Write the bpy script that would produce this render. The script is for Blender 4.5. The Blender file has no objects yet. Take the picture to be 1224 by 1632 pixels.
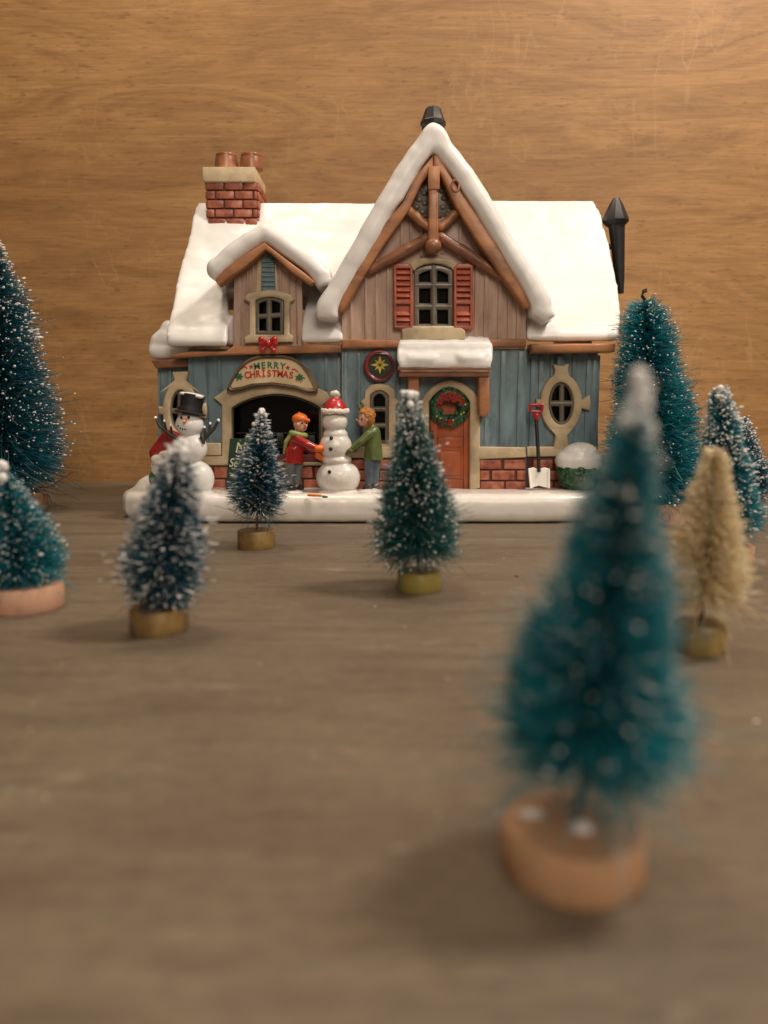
import bpy, bmesh, math, random
import numpy as np
from mathutils import Vector, Matrix
from mathutils.geometry import tessellate_polygon

S = 0.01                       # every helper works in centimetres, meshes are written in metres
R = math.radians
scene = bpy.context.scene
col = scene.collection

# ------------------------------------------------------------------ camera, world, lamps, exposure
CAM_Z, PITCH, FPX, CX, CY = 5.4, R(7.9), 1270.0, 612.0, 816.0
cd = bpy.data.cameras.new('camera')
cam = bpy.data.objects.new('camera', cd); col.objects.link(cam)
cam.location = (0, 0, CAM_Z*S); cam.rotation_euler = (R(90)-PITCH, 0, 0)
cd.sensor_fit = 'VERTICAL'; cd.sensor_height = 36; cd.lens = FPX/1632*36
cd.clip_start = 0.002; cd.clip_end = 20
cd.dof.use_dof = True; cd.dof.focus_distance = 0.36; cd.dof.aperture_fstop = 11.5
cd.dof.aperture_blades = 0
scene.camera = cam

world = bpy.data.worlds.new('World'); scene.world = world; world.use_nodes = True
wb = world.node_tree.nodes['Background']
wb.inputs[0].default_value = (1.0, 0.80, 0.58, 1); wb.inputs[1].default_value = 0.165

def lamp(name, loc, target, size, power, colr):
    d = bpy.data.lights.new(name, 'AREA'); d.shape = 'DISK'; d.size = size*S; d.energy = power; d.color = colr
    o = bpy.data.objects.new(name, d); col.objects.link(o)
    o.location = Vector(loc)*S
    o.rotation_euler = (Vector(target)-Vector(loc)).to_track_quat('-Z', 'Y').to_euler()
    return o
lamp('ceiling_lamp', (36, 21, 64), (2, 38, 5), 12, 3.7, (1.0, 0.87, 0.74))
lamp('second_ceiling_lamp', (-14, 36, 78), (0, 38, 5), 16, 1.75, (1.0, 0.84, 0.66))
lamp('front_fill', (22, -90, 72), (0, 35, 3), 60, 6.8, (1.0, 0.84, 0.69))  # unseen fill added behind the camera to brighten fronts and back wall

scene.view_settings.view_transform = 'Standard'; scene.view_settings.look = 'None'
scene.view_settings.gamma = 1; scene.view_settings.use_curve_mapping = False
scene.view_settings.exposure = 0.04
scene.cycles.max_bounces = 14; scene.cycles.diffuse_bounces = 9; scene.cycles.transmission_bounces = 8

# ------------------------------------------------------------------ pixel rays of the photograph -> real points at a known depth
def ray(px, py):
    a, b = (px-CX)/FPX, -(py-CY)/FPX
    c, s = math.cos(PITCH), math.sin(PITCH)
    return Vector((a, c + b*s, -s + b*c))
def P(px, py, y):
    d = ray(px, py); t = y/d.y
    return (d.x*t, CAM_Z + d.z*t)
def P3(px, py, y):
    x, z = P(px, py, y); return Vector((x, y, z))
def G(px, py, z=0.0):
    d = ray(px, py); t = (z-CAM_Z)/d.z
    return Vector((d.x*t, d.y*t, z))
def cmpx(y): return FPX/(y*math.cos(PITCH))      # pixels per cm around depth y

# ------------------------------------------------------------------ objects
origin = {}
def root(name, loc, label, cat, group=None):
    o = bpy.data.objects.new(name, None); col.objects.link(o)
    o.empty_display_size = .01
    o.location = Vector(loc)*S; origin[o.name] = Vector(loc)
    o['label'] = label; o['category'] = cat
    if group: o['group'] = group
    return o
def join(parts):
    V, F = [], []
    for v, f in parts:
        n = len(V); V.extend([tuple(p) for p in v]); F.extend([tuple(i+n for i in q) for q in f])
    return V, F
def mk(name, vf, mat, parent=None, smooth=True, label=None, ang=40):
    if isinstance(vf, list): vf = join(vf)
    V, F = vf
    org = origin[parent.name] if parent else Vector((0, 0, 0))
    me = bpy.data.meshes.new(name)
    if isinstance(V, np.ndarray):
        A = (V - np.array(org))*S
        me.vertices.add(len(A)); me.vertices.foreach_set('co', A.astype(np.float32).ravel())
        nf, k = F.shape
        me.loops.add(nf*k); me.loops.foreach_set('vertex_index', F.astype(np.int32).ravel())
        me.polygons.add(nf); me.polygons.foreach_set('loop_start', (np.arange(nf)*k).astype(np.int32))
        me.update(calc_edges=True); me.validate()
    else:
        me.from_pydata([((v[0]-org.x)*S, (v[1]-org.y)*S, (v[2]-org.z)*S) for v in V], [], F)
        bm = bmesh.new(); bm.from_mesh(me)
        bmesh.ops.recalc_face_normals(bm, faces=bm.faces); bm.to_mesh(me); bm.free()
    me.materials.append(mat)
    if smooth:
        me.shade_smooth()
        if ang < 180:
            try: me.set_sharp_from_angle(angle=R(ang))
            except Exception: pass
    o = bpy.data.objects.new(name, me); col.objects.link(o)
    if parent: o.parent = parent
    origin[o.name] = Vector(org)
    if label: o['label'] = label
    return o
def tag(o, label, cat, group=None):
    o['label'] = label; o['category'] = cat
    if group: o['group'] = group
    return o

# ------------------------------------------------------------------ shapes (vertex list, face list)
def xf(vf, M):
    return [M @ Vector(v) for v in vf[0]], vf[1]
def box(c, s, rz=0, bev=0.0):
    cx, cy, cz = c; a, b, h = s[0]/2, s[1]/2, s[2]/2
    bm = bmesh.new(); bmesh.ops.create_cube(bm, size=1)
    for v in bm.verts: v.co = Vector((v.co.x*2*a, v.co.y*2*b, v.co.z*2*h))
    if bev: bmesh.ops.bevel(bm, geom=list(bm.edges), offset=bev, segments=2, profile=.6, affect='EDGES')
    M = Matrix.Translation((cx, cy, cz)) @ Matrix.Rotation(rz, 4, 'Z')
    bm.verts.index_update()
    V = [M @ v.co for v in bm.verts]; F = [tuple(v.index for v in f.verts) for f in bm.faces]
    bm.free(); return V, F
def ell(c, r, n=20, m=14):
    V, F = [(c[0], c[1], c[2]-r[2])], []
    for j in range(1, m):
        t = -math.pi/2 + math.pi*j/m
        for i in range(n):
            a = 2*math.pi*i/n
            V.append((c[0]+r[0]*math.cos(t)*math.cos(a), c[1]+r[1]*math.cos(t)*math.sin(a), c[2]+r[2]*math.sin(t)))
    V.append((c[0], c[1], c[2]+r[2]))
    for i in range(n):
        F.append((0, 1+(i+1) % n, 1+i)); F.append((len(V)-1, 1+(m-2)*n+i, 1+(m-2)*n+(i+1) % n))
        for j in range(m-2):
            F.append((1+j*n+i, 1+j*n+(i+1) % n, 1+(j+1)*n+(i+1) % n, 1+(j+1)*n+i))
    return V, F
def cap(p0, p1, r0, r1, n=14, sq=1.0):
    """tapered capsule"""
    p0, p1 = Vector(p0), Vector(p1); d = p1-p0
    q = d.to_track_quat('Z', 'Y').to_matrix() if d.length > 1e-6 else Matrix.Identity(3)
    V, F = ell((0, 0, 0), (1, 1, 1), n, 10); W = []
    for v in V:
        v = Vector(v); lo = v.z < 1e-6
        w = q @ (Vector((v.x, v.y*sq, v.z))*(r0 if lo else r1)); W.append((p0 if lo else p1)+w)
    return W, F
def tube(pts, rad, n=8, closed=False):
    pts = [Vector(p) for p in pts]; k = len(pts)
    rr = rad if isinstance(rad, (list, tuple)) else [rad]*k
    V, F = [], []; up = Vector((0.13, 0.21, 1)).normalized(); prev = None
    for i, p in enumerate(pts):
        if closed: t = pts[(i+1) % k]-pts[i-1]
        else: t = pts[min(i+1, k-1)]-pts[max(i-1, 0)]
        t.normalize()
        u = (prev if prev else up); u = u - t*u.dot(t)
        if u.length < 1e-4: u = t.orthogonal()
        u.normalize(); prev = u; w = t.cross(u)
        for j in range(n):
            a = 2*math.pi*j/n; V.append(p+(u*math.cos(a)+w*math.sin(a))*rr[i])
    m = k if closed else k-1
    for i in range(m):
        for j in range(n):
            a, b = i*n, ((i+1) % k)*n
            F.append((a+j, a+(j+1) % n, b+(j+1) % n, b+j))
    if not closed:
        F.append(tuple(range(n))[::-1]); F.append(tuple((k-1)*n+j for j in range(n)))
    return V, F
def lathe(c, prof, n=32, jit=0, seed=0):
    """prof: (radius, z) from the axis bottom to the axis top"""
    rnd = random.Random(seed); V, F = [], []
    J = [1+rnd.uniform(-jit, jit) for _ in range(n)]
    if jit: J = [(J[i-1]+J[i]+J[(i+1) % n])/3 for i in range(n)]
    for r, z in prof:
        for i in range(n):
            a = 2*math.pi*i/n; V.append((c[0]+r*J[i]*math.cos(a), c[1]+r*J[i]*math.sin(a), c[2]+z))
    for k in range(len(prof)-1):
        for i in range(n): F.append((k*n+i, k*n+(i+1) % n, (k+1)*n+(i+1) % n, (k+1)*n+i))
    F.append(tuple(range(n))[::-1]); F.append(tuple((len(prof)-1)*n+i for i in range(n)))
    return V, F
def take(ob, me=None):
    V = [v.co.copy() for v in me.vertices]; F = [tuple(p.vertices) for p in me.polygons]; return V, F
def plate(outlines, y, depth, bev=0.0, px=True, res=2):
    """filled outline(s) (later ones are holes) in the upright plane, front face at y, going back by depth"""
    cu = bpy.data.curves.new('t', 'CURVE'); cu.dimensions = '2D'; cu.fill_mode = 'BOTH'
    cu.extrude = max(depth/2-bev, 1e-4); cu.bevel_depth = bev; cu.bevel_resolution = res; cu.offset = -bev
    for ol in outlines:
        pts = [P(a, b, y) if px else (a, b) for a, b in ol]
        sp = cu.splines.new('POLY'); sp.points.add(len(pts)-1); sp.use_cyclic_u = True
        for i, p in enumerate(pts): sp.points[i].co = (p[0], p[1], 0, 1)
    ob = bpy.data.objects.new('t', cu)
    me = bpy.data.meshes.new_from_object(ob)
    V = [Vector((v.co.x, y+depth/2-v.co.z, v.co.y)) for v in me.vertices]
    F = [tuple(p.vertices) for p in me.polygons]
    bpy.data.objects.remove(ob); bpy.data.curves.remove(cu); bpy.data.meshes.remove(me)
    bm = bmesh.new(); vs = [bm.verts.new(v) for v in V]
    for f in F:
        try: bm.faces.new([vs[i] for i in f])
        except ValueError: pass
    bmesh.ops.remove_doubles(bm, verts=bm.verts, dist=1e-4)
    bm.verts.index_update()
    V = [v.co.copy() for v in bm.verts]; F = [tuple(v.index for v in f.verts) for f in bm.faces]; bm.free()
    return V, F
def text(s, px, py, y, hpx, depth=.03, bold=.03, rot=0, sx=1.0, shear=0):
    cu = bpy.data.curves.new('t', 'FONT'); cu.body = s; cu.size = 1; cu.align_x = 'CENTER'; cu.align_y = 'CENTER'
    cu.offset = bold; cu.extrude = .5; cu.shear = shear
    ob = bpy.data.objects.new('t', cu); me = bpy.data.meshes.new_from_object(ob)
    k = hpx/cmpx(y)/.72; c = P(px, py, y)
    V = []
    for v in me.vertices:
        a, b = v.co.x*k*sx, v.co.y*k
        a, b = a*math.cos(rot)-b*math.sin(rot), a*math.sin(rot)+b*math.cos(rot)
        V.append(Vector((c[0]+a, y-v.co.z*depth, c[1]+b)))
    F = [tuple(p.vertices) for p in me.polygons]
    bpy.data.objects.remove(ob); bpy.data.curves.remove(cu); bpy.data.meshes.remove(me)
    return V, F
def blob(parts, voxel=.06, smooth=6, disp=0.0, dscale=1.0, decim=None):
    """melt closed shapes into one continuous skin"""
    V, F = join(parts) if isinstance(parts, list) else parts
    me = bpy.data.meshes.new('t'); me.from_pydata([tuple(v) for v in V], [], F)
    bm = bmesh.new(); bm.from_mesh(me); bmesh.ops.recalc_face_normals(bm, faces=bm.faces); bm.to_mesh(me); bm.free()
    ob = bpy.data.objects.new('t', me); col.objects.link(ob)
    m = ob.modifiers.new('r', 'REMESH'); m.mode = 'VOXEL'; m.voxel_size = voxel
    m = ob.modifiers.new('s', 'SMOOTH'); m.factor = .5; m.iterations = smooth
    if disp:
        tx = bpy.data.textures.new('t', 'CLOUDS'); tx.noise_scale = dscale
        m = ob.modifiers.new('d', 'DISPLACE'); m.texture = tx; m.strength = disp; m.mid_level = .5; m.texture_coords = 'LOCAL'
    dg = bpy.context.evaluated_depsgraph_get(); dg.update()
    e = bpy.data.meshes.new_from_object(ob.evaluated_get(dg))
    V = [v.co.copy() for v in e.vertices]; F = [tuple(p.vertices) for p in e.polygons]
    bpy.data.objects.remove(ob); bpy.data.meshes.remove(e); bpy.data.meshes.remove(me)
    return V, F
def slab(rows, nx=24, th=.5):
    """rows of (y, z, xl, xr) from the ridge to the eave -> closed slab"""
    V, F = [], []; m = len(rows)
    tops = []
    for j, (y, z, xl, xr) in enumerate(rows):
        a = rows[max(j-1, 0)]; b = rows[min(j+1, m-1)]
        t = Vector((0, b[0]-a[0], b[1]-a[1])).normalized(); nrm = Vector((0, -t.z, t.y))
        tops.append((y, z, xl, xr, nrm))
    for s in (0, 1):
        for (y, z, xl, xr, nr) in tops:
            for i in range(nx+1):
                x = xl+(xr-xl)*i/nx
                V.append(Vector((x, y, z)) + nr*th*s)
    W = nx+1; K = m*W
    for j in range(m-1):
        for i in range(nx):
            a = j*W+i; F.append((a, a+1, a+W+1, a+W)); F.append((K+a, K+a+W, K+a+W+1, K+a+1))
        a = j*W; F.append((a, a+W, K+a+W, K+a)); a = j*W+nx; F.append((a, K+a, K+a+W, a+W))
    for i in range(nx):
        F.append((i, K+i, K+i+1, i+1)); a = (m-1)*W+i; F.append((a, a+1, K+a+1, K+a))
    return V, F
def row(py, y, a, b_): return (y, P(a, py, y)[1], P(a, py, y)[0], P(b_, py, y)[0])
def interp(tab, x):
    if x <= tab[0][0]: return tab[0][1]
    for (a, b), (c, d) in zip(tab, tab[1:]):
        if x <= c: return b+(d-b)*(x-a)/(c-a)
    return tab[-1][1]
def arch(x0, x1, ytop, yspring, ybot, n=10):
    """pixel outline: flat bottom, segmental arched top"""
    pts = [(x0, ybot), (x0, yspring)]
    for i in range(1, n):
        t = i/n; pts.append((x0+(x1-x0)*t, yspring-(yspring-ytop)*math.sin(math.pi*t)**.8))
    return pts+[(x1, yspring), (x1, ybot)]
def oval(cx, cy, rx, ry, n=28):
    return [(cx+rx*math.cos(2*math.pi*i/n), cy+ry*math.sin(2*math.pi*i/n)) for i in range(n)]
def rect(x0, y0, x1, y1): return [(x0, y0), (x1, y0), (x1, y1), (x0, y1)]

# ------------------------------------------------------------------ materials
def newmat(name):
    m = bpy.data.materials.new(name); m.use_nodes = True; nt = m.node_tree
    return m, nt, nt.nodes['Principled BSDF']
def N(nt, t, **kw):
    n = nt.nodes.new(t)
    for k, v in kw.items():
        if k in n.inputs: n.inputs[k].default_value = v
        else: setattr(n, k, v)
    return n
def ramp(nt, fac, stops):
    r = nt.nodes.new('ShaderNodeValToRGB'); e = r.color_ramp.elements
    while len(e) < len(stops): e.new(.5)
    for k, (p, c) in enumerate(stops):
        e[k].position = p; e[k].color = (*c, 1) if not isinstance(c, (int, float)) else (c, c, c, 1)
    nt.links.new(fac, r.inputs[0]); return r.outputs[0]
def coords(nt, scale=(1, 1, 1), rot=(0, 0, 0)):
    tc = N(nt, 'ShaderNodeTexCoord'); mp = N(nt, 'ShaderNodeMapping')
    mp.inputs['Scale'].default_value = scale; mp.inputs['Rotation'].default_value = rot
    nt.links.new(tc.outputs['Object'], mp.inputs['Vector']); return mp.outputs[0]
def noise(nt, vec, scale, detail=4, rough=.55, dist=0.0):
    n = N(nt, 'ShaderNodeTexNoise'); n.inputs['Scale'].default_value = scale
    n.inputs['Detail'].default_value = detail; n.inputs['Roughness'].default_value = rough; n.inputs['Distortion'].default_value = dist
    nt.links.new(vec, n.inputs['Vector']); return n.outputs['Fac']
def mix(nt, fac, a, b, mode='MIX'):
    m = N(nt, 'ShaderNodeMix', data_type='RGBA', blend_type=mode)
    for s, v in ((m.inputs[0], fac), (m.inputs[6], a), (m.inputs[7], b)):
        if hasattr(v, 'is_linked'): nt.links.new(v, s)
        elif isinstance(v, (int, float)): s.default_value = v
        else: s.default_value = (*v, 1)
    return m.outputs[2]
def bump(nt, b, h, strength, dist):
    n = N(nt, 'ShaderNodeBump'); n.inputs['Strength'].default_value = strength; n.inputs['Distance'].default_value = dist
    nt.links.new(h, n.inputs['Height']); nt.links.new(n.outputs[0], b.inputs['Normal'])
def paint(name, c, rough=.38, var=.45, scale=120, light=None, streak=(1, 1, 1), bmp=.25, coat=.0, wear=None, edge=.8):
    """hand-painted glazed ceramic: a wash of darker and lighter pigment"""
    m, nt, b = newmat(name); v = coords(nt, streak)
    dark = tuple(x*(1-var) for x in c); lt = light or tuple(min(1, x*(1+var*.6)) for x in c)
    f = noise(nt, v, scale, 5, .6)
    colr = ramp(nt, f, [(.32, dark), (.5, c), (.7, lt)])
    if wear:
        f2 = noise(nt, v, scale*.35, 6, .7)
        k = ramp(nt, f2, [(.55, 0.0), (.68, 1.0)]); colr = mix(nt, k, colr, wear)
    # pigment settles in the grooves and is rubbed off the ridges of the casting
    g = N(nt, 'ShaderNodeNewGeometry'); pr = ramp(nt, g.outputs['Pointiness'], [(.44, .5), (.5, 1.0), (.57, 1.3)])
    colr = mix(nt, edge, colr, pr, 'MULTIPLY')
    nt.links.new(colr, b.inputs['Base Color'])
    rr = ramp(nt, noise(nt, v, scale*.6, 3), [(.3, max(0, rough-.1)), (.7, min(1, rough+.15))])
    nt.links.new(rr, b.inputs['Roughness'])
    b.inputs['Coat Weight'].default_value = coat; b.inputs['Coat Roughness'].default_value = .15
    if bmp: bump(nt, b, noise(nt, v, scale*2.5, 4), bmp, .0004)
    return m

M = {}
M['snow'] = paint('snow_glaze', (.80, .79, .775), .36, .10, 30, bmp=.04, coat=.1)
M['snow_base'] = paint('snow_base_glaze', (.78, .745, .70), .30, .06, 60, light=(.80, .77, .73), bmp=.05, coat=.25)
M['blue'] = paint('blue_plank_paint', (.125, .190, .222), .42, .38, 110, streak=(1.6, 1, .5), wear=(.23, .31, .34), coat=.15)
M['tan'] = paint('tan_plank_paint', (.39, .265, .205), .47, .28, 100, streak=(1.5, 1, .5), wear=(.50, .37, .30), coat=.1)
M['wood'] = paint('orange_timber_paint', (.38, .165, .07), .45, .5, 110, streak=(.5, 1, 1), wear=(.22, .08, .035), coat=.2)
M['woodd'] = paint('brown_timber_paint', (.25, .105, .055), .42, .45, 90, coat=.2)
M['cream'] = paint('cream_stone_paint', (.50, .40, .255), .5, .34, 70, wear=(.34, .26, .16), coat=.05)
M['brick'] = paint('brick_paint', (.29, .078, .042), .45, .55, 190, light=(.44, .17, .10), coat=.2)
M['mortar'] = paint('mortar_paint', (.10, .028, .02), .5, .4, 150)
M['grey'] = paint('grey_frame_paint', (.135, .12, .095), .4, .35, 120, coat=.2)
M['red'] = paint('red_shutter_paint', (.37, .085, .045), .40, .4, 120, coat=.2)
M['door'] = paint('door_paint', (.40, .095, .03), .34, .35, 90, streak=(1, 1, .5), coat=.3)
M['black'] = paint('black_paint', (.012, .011, .012), .48, .3, 100)
M['copper'] = paint('copper_pot_paint', (.25, .09, .04), .38, .5, 90, light=(.42, .20, .11), coat=.15)
M['sidebrown'] = paint('sign_frame_paint', (.12, .075, .045), .4, .45, 90, light=(.22, .17, .12), coat=.2)
M['signcream'] = paint('sign_cream_paint', (.62, .50, .30), .4, .1, 80)
M['green'] = paint('green_letter_paint', (.015, .13, .06), .4, .2, 100)
M['redl'] = paint('red_letter_paint', (.46, .025, .02), .4, .15, 100)
M['maroon'] = paint('maroon_paint', (.16, .022, .022), .3, .4, 80, coat=.3)
M['hexdark'] = paint('hex_dark_paint', (.016, .02, .012), .35, .3, 90)
M['yellow'] = paint('yellow_paint', (.58, .46, .06), .4, .3, 90)
M['bush'] = paint('bush_green_paint', (.012, .075, .03), .38, .75, 330, light=(.04, .17, .07), bmp=1, coat=.2)
M['wreath'] = paint('wreath_green_paint', (.012, .07, .035), .4, .6, 300, light=(.03, .13, .05))
M['bow'] = paint('bow_red_paint', (.42, .015, .018), .28, .3, 100, coat=.4)
M['jred'] = paint('jacket_red_paint', (.36, .012, .014), .32, .35, 120, coat=.3)
M['orange'] = paint('orange_knit_paint', (.70, .145, .012), .45, .25, 200)
M['scarf'] = paint('scarf_green_paint', (.26, .32, .10), .5, .4, 200)
M['trous'] = paint('trouser_grey_paint', (.13, .145, .15), .5, .25, 150)
M['trousb'] = paint('trouser_blue_paint', (.09, .125, .16), .5, .3, 150)
M['jgreen'] = paint('jacket_green_paint', (.10, .135, .035), .4, .35, 150, coat=.15)
M['olive'] = paint('olive_mitten_paint', (.09, .09, .03), .5, .3, 150)
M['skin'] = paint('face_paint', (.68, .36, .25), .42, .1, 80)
M['hair'] = paint('hair_paint', (.40, .16, .03), .5, .5, 260, bmp=1)
M['twig'] = paint('twig_paint', (.035, .03, .022), .5, .4, 100)
M['fur'] = paint('fur_paint', (.74, .70, .62), .6, .15, 260, bmp=1)
M['carrot'] = paint('carrot_paint', (.75, .22, .05), .4, .15, 100)
M['board'] = paint('chalkboard_paint', (.012, .035, .02), .45, .3, 90)
M['chalk'] = paint('chalk_paint', (.50, .52, .34), .7, .1, 100)
M['steel'] = paint('shovel_white_paint', (.86, .84, .80), .25, .03, 60, coat=.4)
M['rust'] = paint('wreath_flower_paint', (.26, .028, .02), .4, .5, 200, coat=.2)

m, nt, b = newmat('unlit_inside'); b.inputs['Base Color'].default_value = (.003, .0025, .0025, 1); b.inputs['Roughness'].default_value = .12; b.inputs['Specular IOR Level'].default_value = .25  # near-black colour stands for the unlit hollow of the house
M['opening_dark'] = m

def wood_wall():
    m, nt, b = newmat('oak_veneer')
    v = coords(nt, (1, 1, 1))
    fine = noise(nt, coords(nt, (40, 1, 700)), 1.0, 7, .75, 1.4)
    fib = noise(nt, coords(nt, (30, 1, 1500)), 1.0, 3, .6)
    band = noise(nt, coords(nt, (7, 1, 36)), 1.0, 8, .7, 2.6)
    big = noise(nt, coords(nt, (2.5, 1, 7)), 1.0, 3, .5)
    c = ramp(nt, band, [(.28, (.28, .143, .047)), (.46, (.40, .215, .077)), (.60, (.48, .270, .102)), (.80, (.38, .200, .068))])
    c = mix(nt, .38, c, ramp(nt, fine, [(.3, (.45, .45, .45)), (.55, (1, 1, 1)), (.75, (1.25, 1.22, 1.15))]), 'MULTIPLY')
    c = mix(nt, .30, c, ramp(nt, fib, [(.35, (.5, .45, .4)), (.6, (1.1, 1.1, 1.1))]), 'MULTIPLY')
    c = mix(nt, .75, c, ramp(nt, big, [(.3, (.68, .62, .56)), (.7, (1.15, 1.15, 1.15))]), 'MULTIPLY')
    # pores: short dark dashes
    por = noise(nt, coords(nt, (130, 1, 700)), 1.0, 2, .5)
    k = ramp(nt, por, [(.62, 0.0), (.72, 1.0)]); c = mix(nt, mix(nt, .55, (0, 0, 0), k), c, (.15, .075, .03))
    # knots
    vo = N(nt, 'ShaderNodeTexVoronoi'); vo.inputs['Scale'].default_value = 1.0; nt.links.new(coords(nt, (9, 1, 13)), vo.inputs['Vector'])
    k = ramp(nt, vo.outputs['Distance'], [(.02, 1.0), (.09, 0.0)]); c = mix(nt, mix(nt, .5, (0, 0, 0), k), c, (.12, .06, .025))
    # pale ray flecks: thin curved marks gathered in patches
    k1 = ramp(nt, noise(nt, coords(nt, (42, 1, 17)), 1.0, 2, .45, .9), [(.485, 0.0), (.5, 1.0), (.515, 0.0)])
    k2 = ramp(nt, noise(nt, coords(nt, (11, 1, 9)), 1.0, 2, .5), [(.48, 0.0), (.58, 1.0)])
    kk = mix(nt, 1.0, k1, k2, 'MULTIPLY'); c = mix(nt, mix(nt, .20, (0, 0, 0), kk), c, (.62, .42, .20))
    # cross ripple (quilted figure) towards one side
    rp = noise(nt, coords(nt, (260, 1, 90)), 1.0, 2, .5, .8)
    k1 = ramp(nt, rp, [(.55, 0.0), (.66, 1.0)])
    k2 = ramp(nt, noise(nt, coords(nt, (7, 1, 3)), 1.0, 1, .4), [(.55, 0.0), (.70, 1.0)])
    kk = mix(nt, 1.0, k1, k2, 'MULTIPLY'); c = mix(nt, mix(nt, .35, (0, 0, 0), kk), c, (.52, .33, .16))
    nt.links.new(c, b.inputs['Base Color']); b.inputs['Roughness'].default_value = .55
    bump(nt, b, fine, .12, .0006)
    return m
def wood_table():
    m, nt, b = newmat('grey_washed_board')
    fine = noise(nt, coords(nt, (26, 420, 1)), 1.0, 7, .72, .9)
    band = noise(nt, coords(nt, (9, 60, 1)), 1.0, 6, .65, 1.5)
    big = noise(nt, coords(nt, (16, 26, 1)), 1.0, 5, .6, .6)
    c = ramp(nt, band, [(.25, (.120, .090, .060)), (.5, (.158, .122, .083)), (.75, (.190, .152, .108))])
    c = mix(nt, .55, c, ramp(nt, fine, [(.3, (.55, .55, .55)), (.55, (1, 1, 1)), (.75, (1.25, 1.25, 1.25))]), 'MULTIPLY')
    c = mix(nt, .55, c, ramp(nt, big, [(.3, (.72, .68, .62)), (.5, (1, 1, 1)), (.7, (1.18, 1.18, 1.18))]), 'MULTIPLY')
    c = mix(nt, .75, c, ramp(nt, noise(nt, coords(nt, (260, 620, 1)), 1.0, 5, .75), [(.3, (.6, .6, .6)), (.5, (1, 1, 1)), (.72, (1.3, 1.28, 1.22))]), 'MULTIPLY')
    k = ramp(nt, noise(nt, coords(nt, (45, 320, 1)), 1.0, 2, .5), [(.62, 0.0), (.72, 1.0)])
    c = mix(nt, mix(nt, .5, (0, 0, 0), k), c, (.07, .05, .034))
    k = ramp(nt, noise(nt, coords(nt, (28, 90, 1)), 1.0, 5, .7, 1.0), [(.62, 0.0), (.72, 1.0)])
    c = mix(nt, mix(nt, .5, (0, 0, 0), k), c, (.33, .28, .22))
    nt.links.new(c, b.inputs['Base Color']); b.inputs['Roughness'].default_value = .55
    bump(nt, b, fine, .2, .0006)
    return m
M['oak'] = wood_wall(); M['table'] = wood_table()

# ------------------------------------------------------------------ the setting: shelf board and back panel
WALL_Y = 53.7
tb = mk('table_top', [box((0, 24, -1), (150, WALL_Y*2-48-.0, 2))], M['table'], None, False); tb['kind'] = 'structure'
wl = mk('back_wall', [box((0, WALL_Y+1.0, 38), (150, 2, 80))], M['oak'], None, False); wl['kind'] = 'structure'

# ------------------------------------------------------------------ the ceramic house
YB, YM, YL = 37.4, 38.0, 38.6           # bay, main and side-wing wall planes
TOPZ = 1.28                              # top of the snow base
hx, hz = P(600, 782, 41)
house = root('cottage', (0, 42, 0), 'glazed ceramic cottage with snowy roof, steep central gable, blue plank walls and brick foot', 'model house')

# snow base
fr = [(-12.4, 38.6), (-12.35, 37.3), (-11.9, 36.3), (-10.8, 35.55), (-9.4, 35.2), (-7.5, 35.05), (-4, 35.0), (0, 35.0), (4, 35.0), (7.8, 35.05), (9.4, 35.3), (10.4, 35.9), (10.9, 37.2), (11.0, 40), (10.8, 46), (9.5, 48.6), (0, 49), (-9.5, 48.8), (-11.4, 46.5), (-12.3, 42)]
def footprint(pts, z0, z1, bev):
    V, F = plate([pts], 0, z1-z0, bev, px=False, res=4)      # x, y of outline -> x, z ; turn it flat
    return [Vector((v.x, v.z, z1-(v.y))) for v in V], F
base = [footprint(fr, 0.02, TOPZ+.04, .42)]
rb = random.Random(3)
for i in range(9):
    base.append(ell((-9.6+i*2.25+rb.uniform(-.3, .3), 36.0+rb.uniform(0, .3), TOPZ-.28), (1.6, .8, .28+rb.uniform(0, .03))))
base.append(ell((-11.2, 39.2, 1.15), (1.0, 1.9, .75))); base.append(ell((10.2, 38.6, 1.2), (.9, 1.6, .5)))
mk('snow_base', blob(base, .11, 6, .05, .9), M['snow_base'], house, ang=180)

# walls, with real openings
door_o = arch(684, 749, 617, 640, 786); nwin = arch(590, 619, 622, 630, 707); gwin = arch(660, 722, 422, 431, 524)
disp = arch(369, 511, 628, 650, 737, 14)
bl = [plate([rect(545, 548, 838, 786), door_o, nwin], YB, .35),
      plate([rect(300, 556, 560, 786), disp], YM, .35),
      plate([rect(830, 556, 953, 786), oval(894, 643, 18, 31)], YM, .35),
      plate([rect(252, 582, 306, 786), oval(287, 655, 17, 34)], YL, .35)]
xl, _ = P(253, 700, YL); xr, _ = P(952, 700, YM); xa, _ = P(545, 700, YB); xb, _ = P(838, 700, YB)
zt = P(600, 556, YM)[1]
bl += [box((xl+.2, 43.5, (zt+TOPZ)/2), (.4, 9.3, zt-TOPZ)), box((xr-.2, 43.3, (zt+TOPZ)/2), (.39, 9.8, zt-TOPZ)),
       box(((xl+xr)/2, 48.0, (zt+TOPZ)/2), (xr-xl, .4, zt-TOPZ)),
       box((xa+.12, YB+.5, (zt+TOPZ)/2), (.22, .7, zt-TOPZ)), box((xb-.12, YB+.5, (zt+TOPZ)/2), (.22, .7, zt-TOPZ))]
def batten(px, y0, y1, y, w=6):
    a = P(px-w/2, y0, y); b_ = P(px+w/2, y1, y)
    return box(((a[0]+b_[0])/2, y-.02, (a[1]+b_[1])/2), (abs(b_[0]-a[0]), .12, a[1]-b_[1]), 0, .035)
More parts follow.
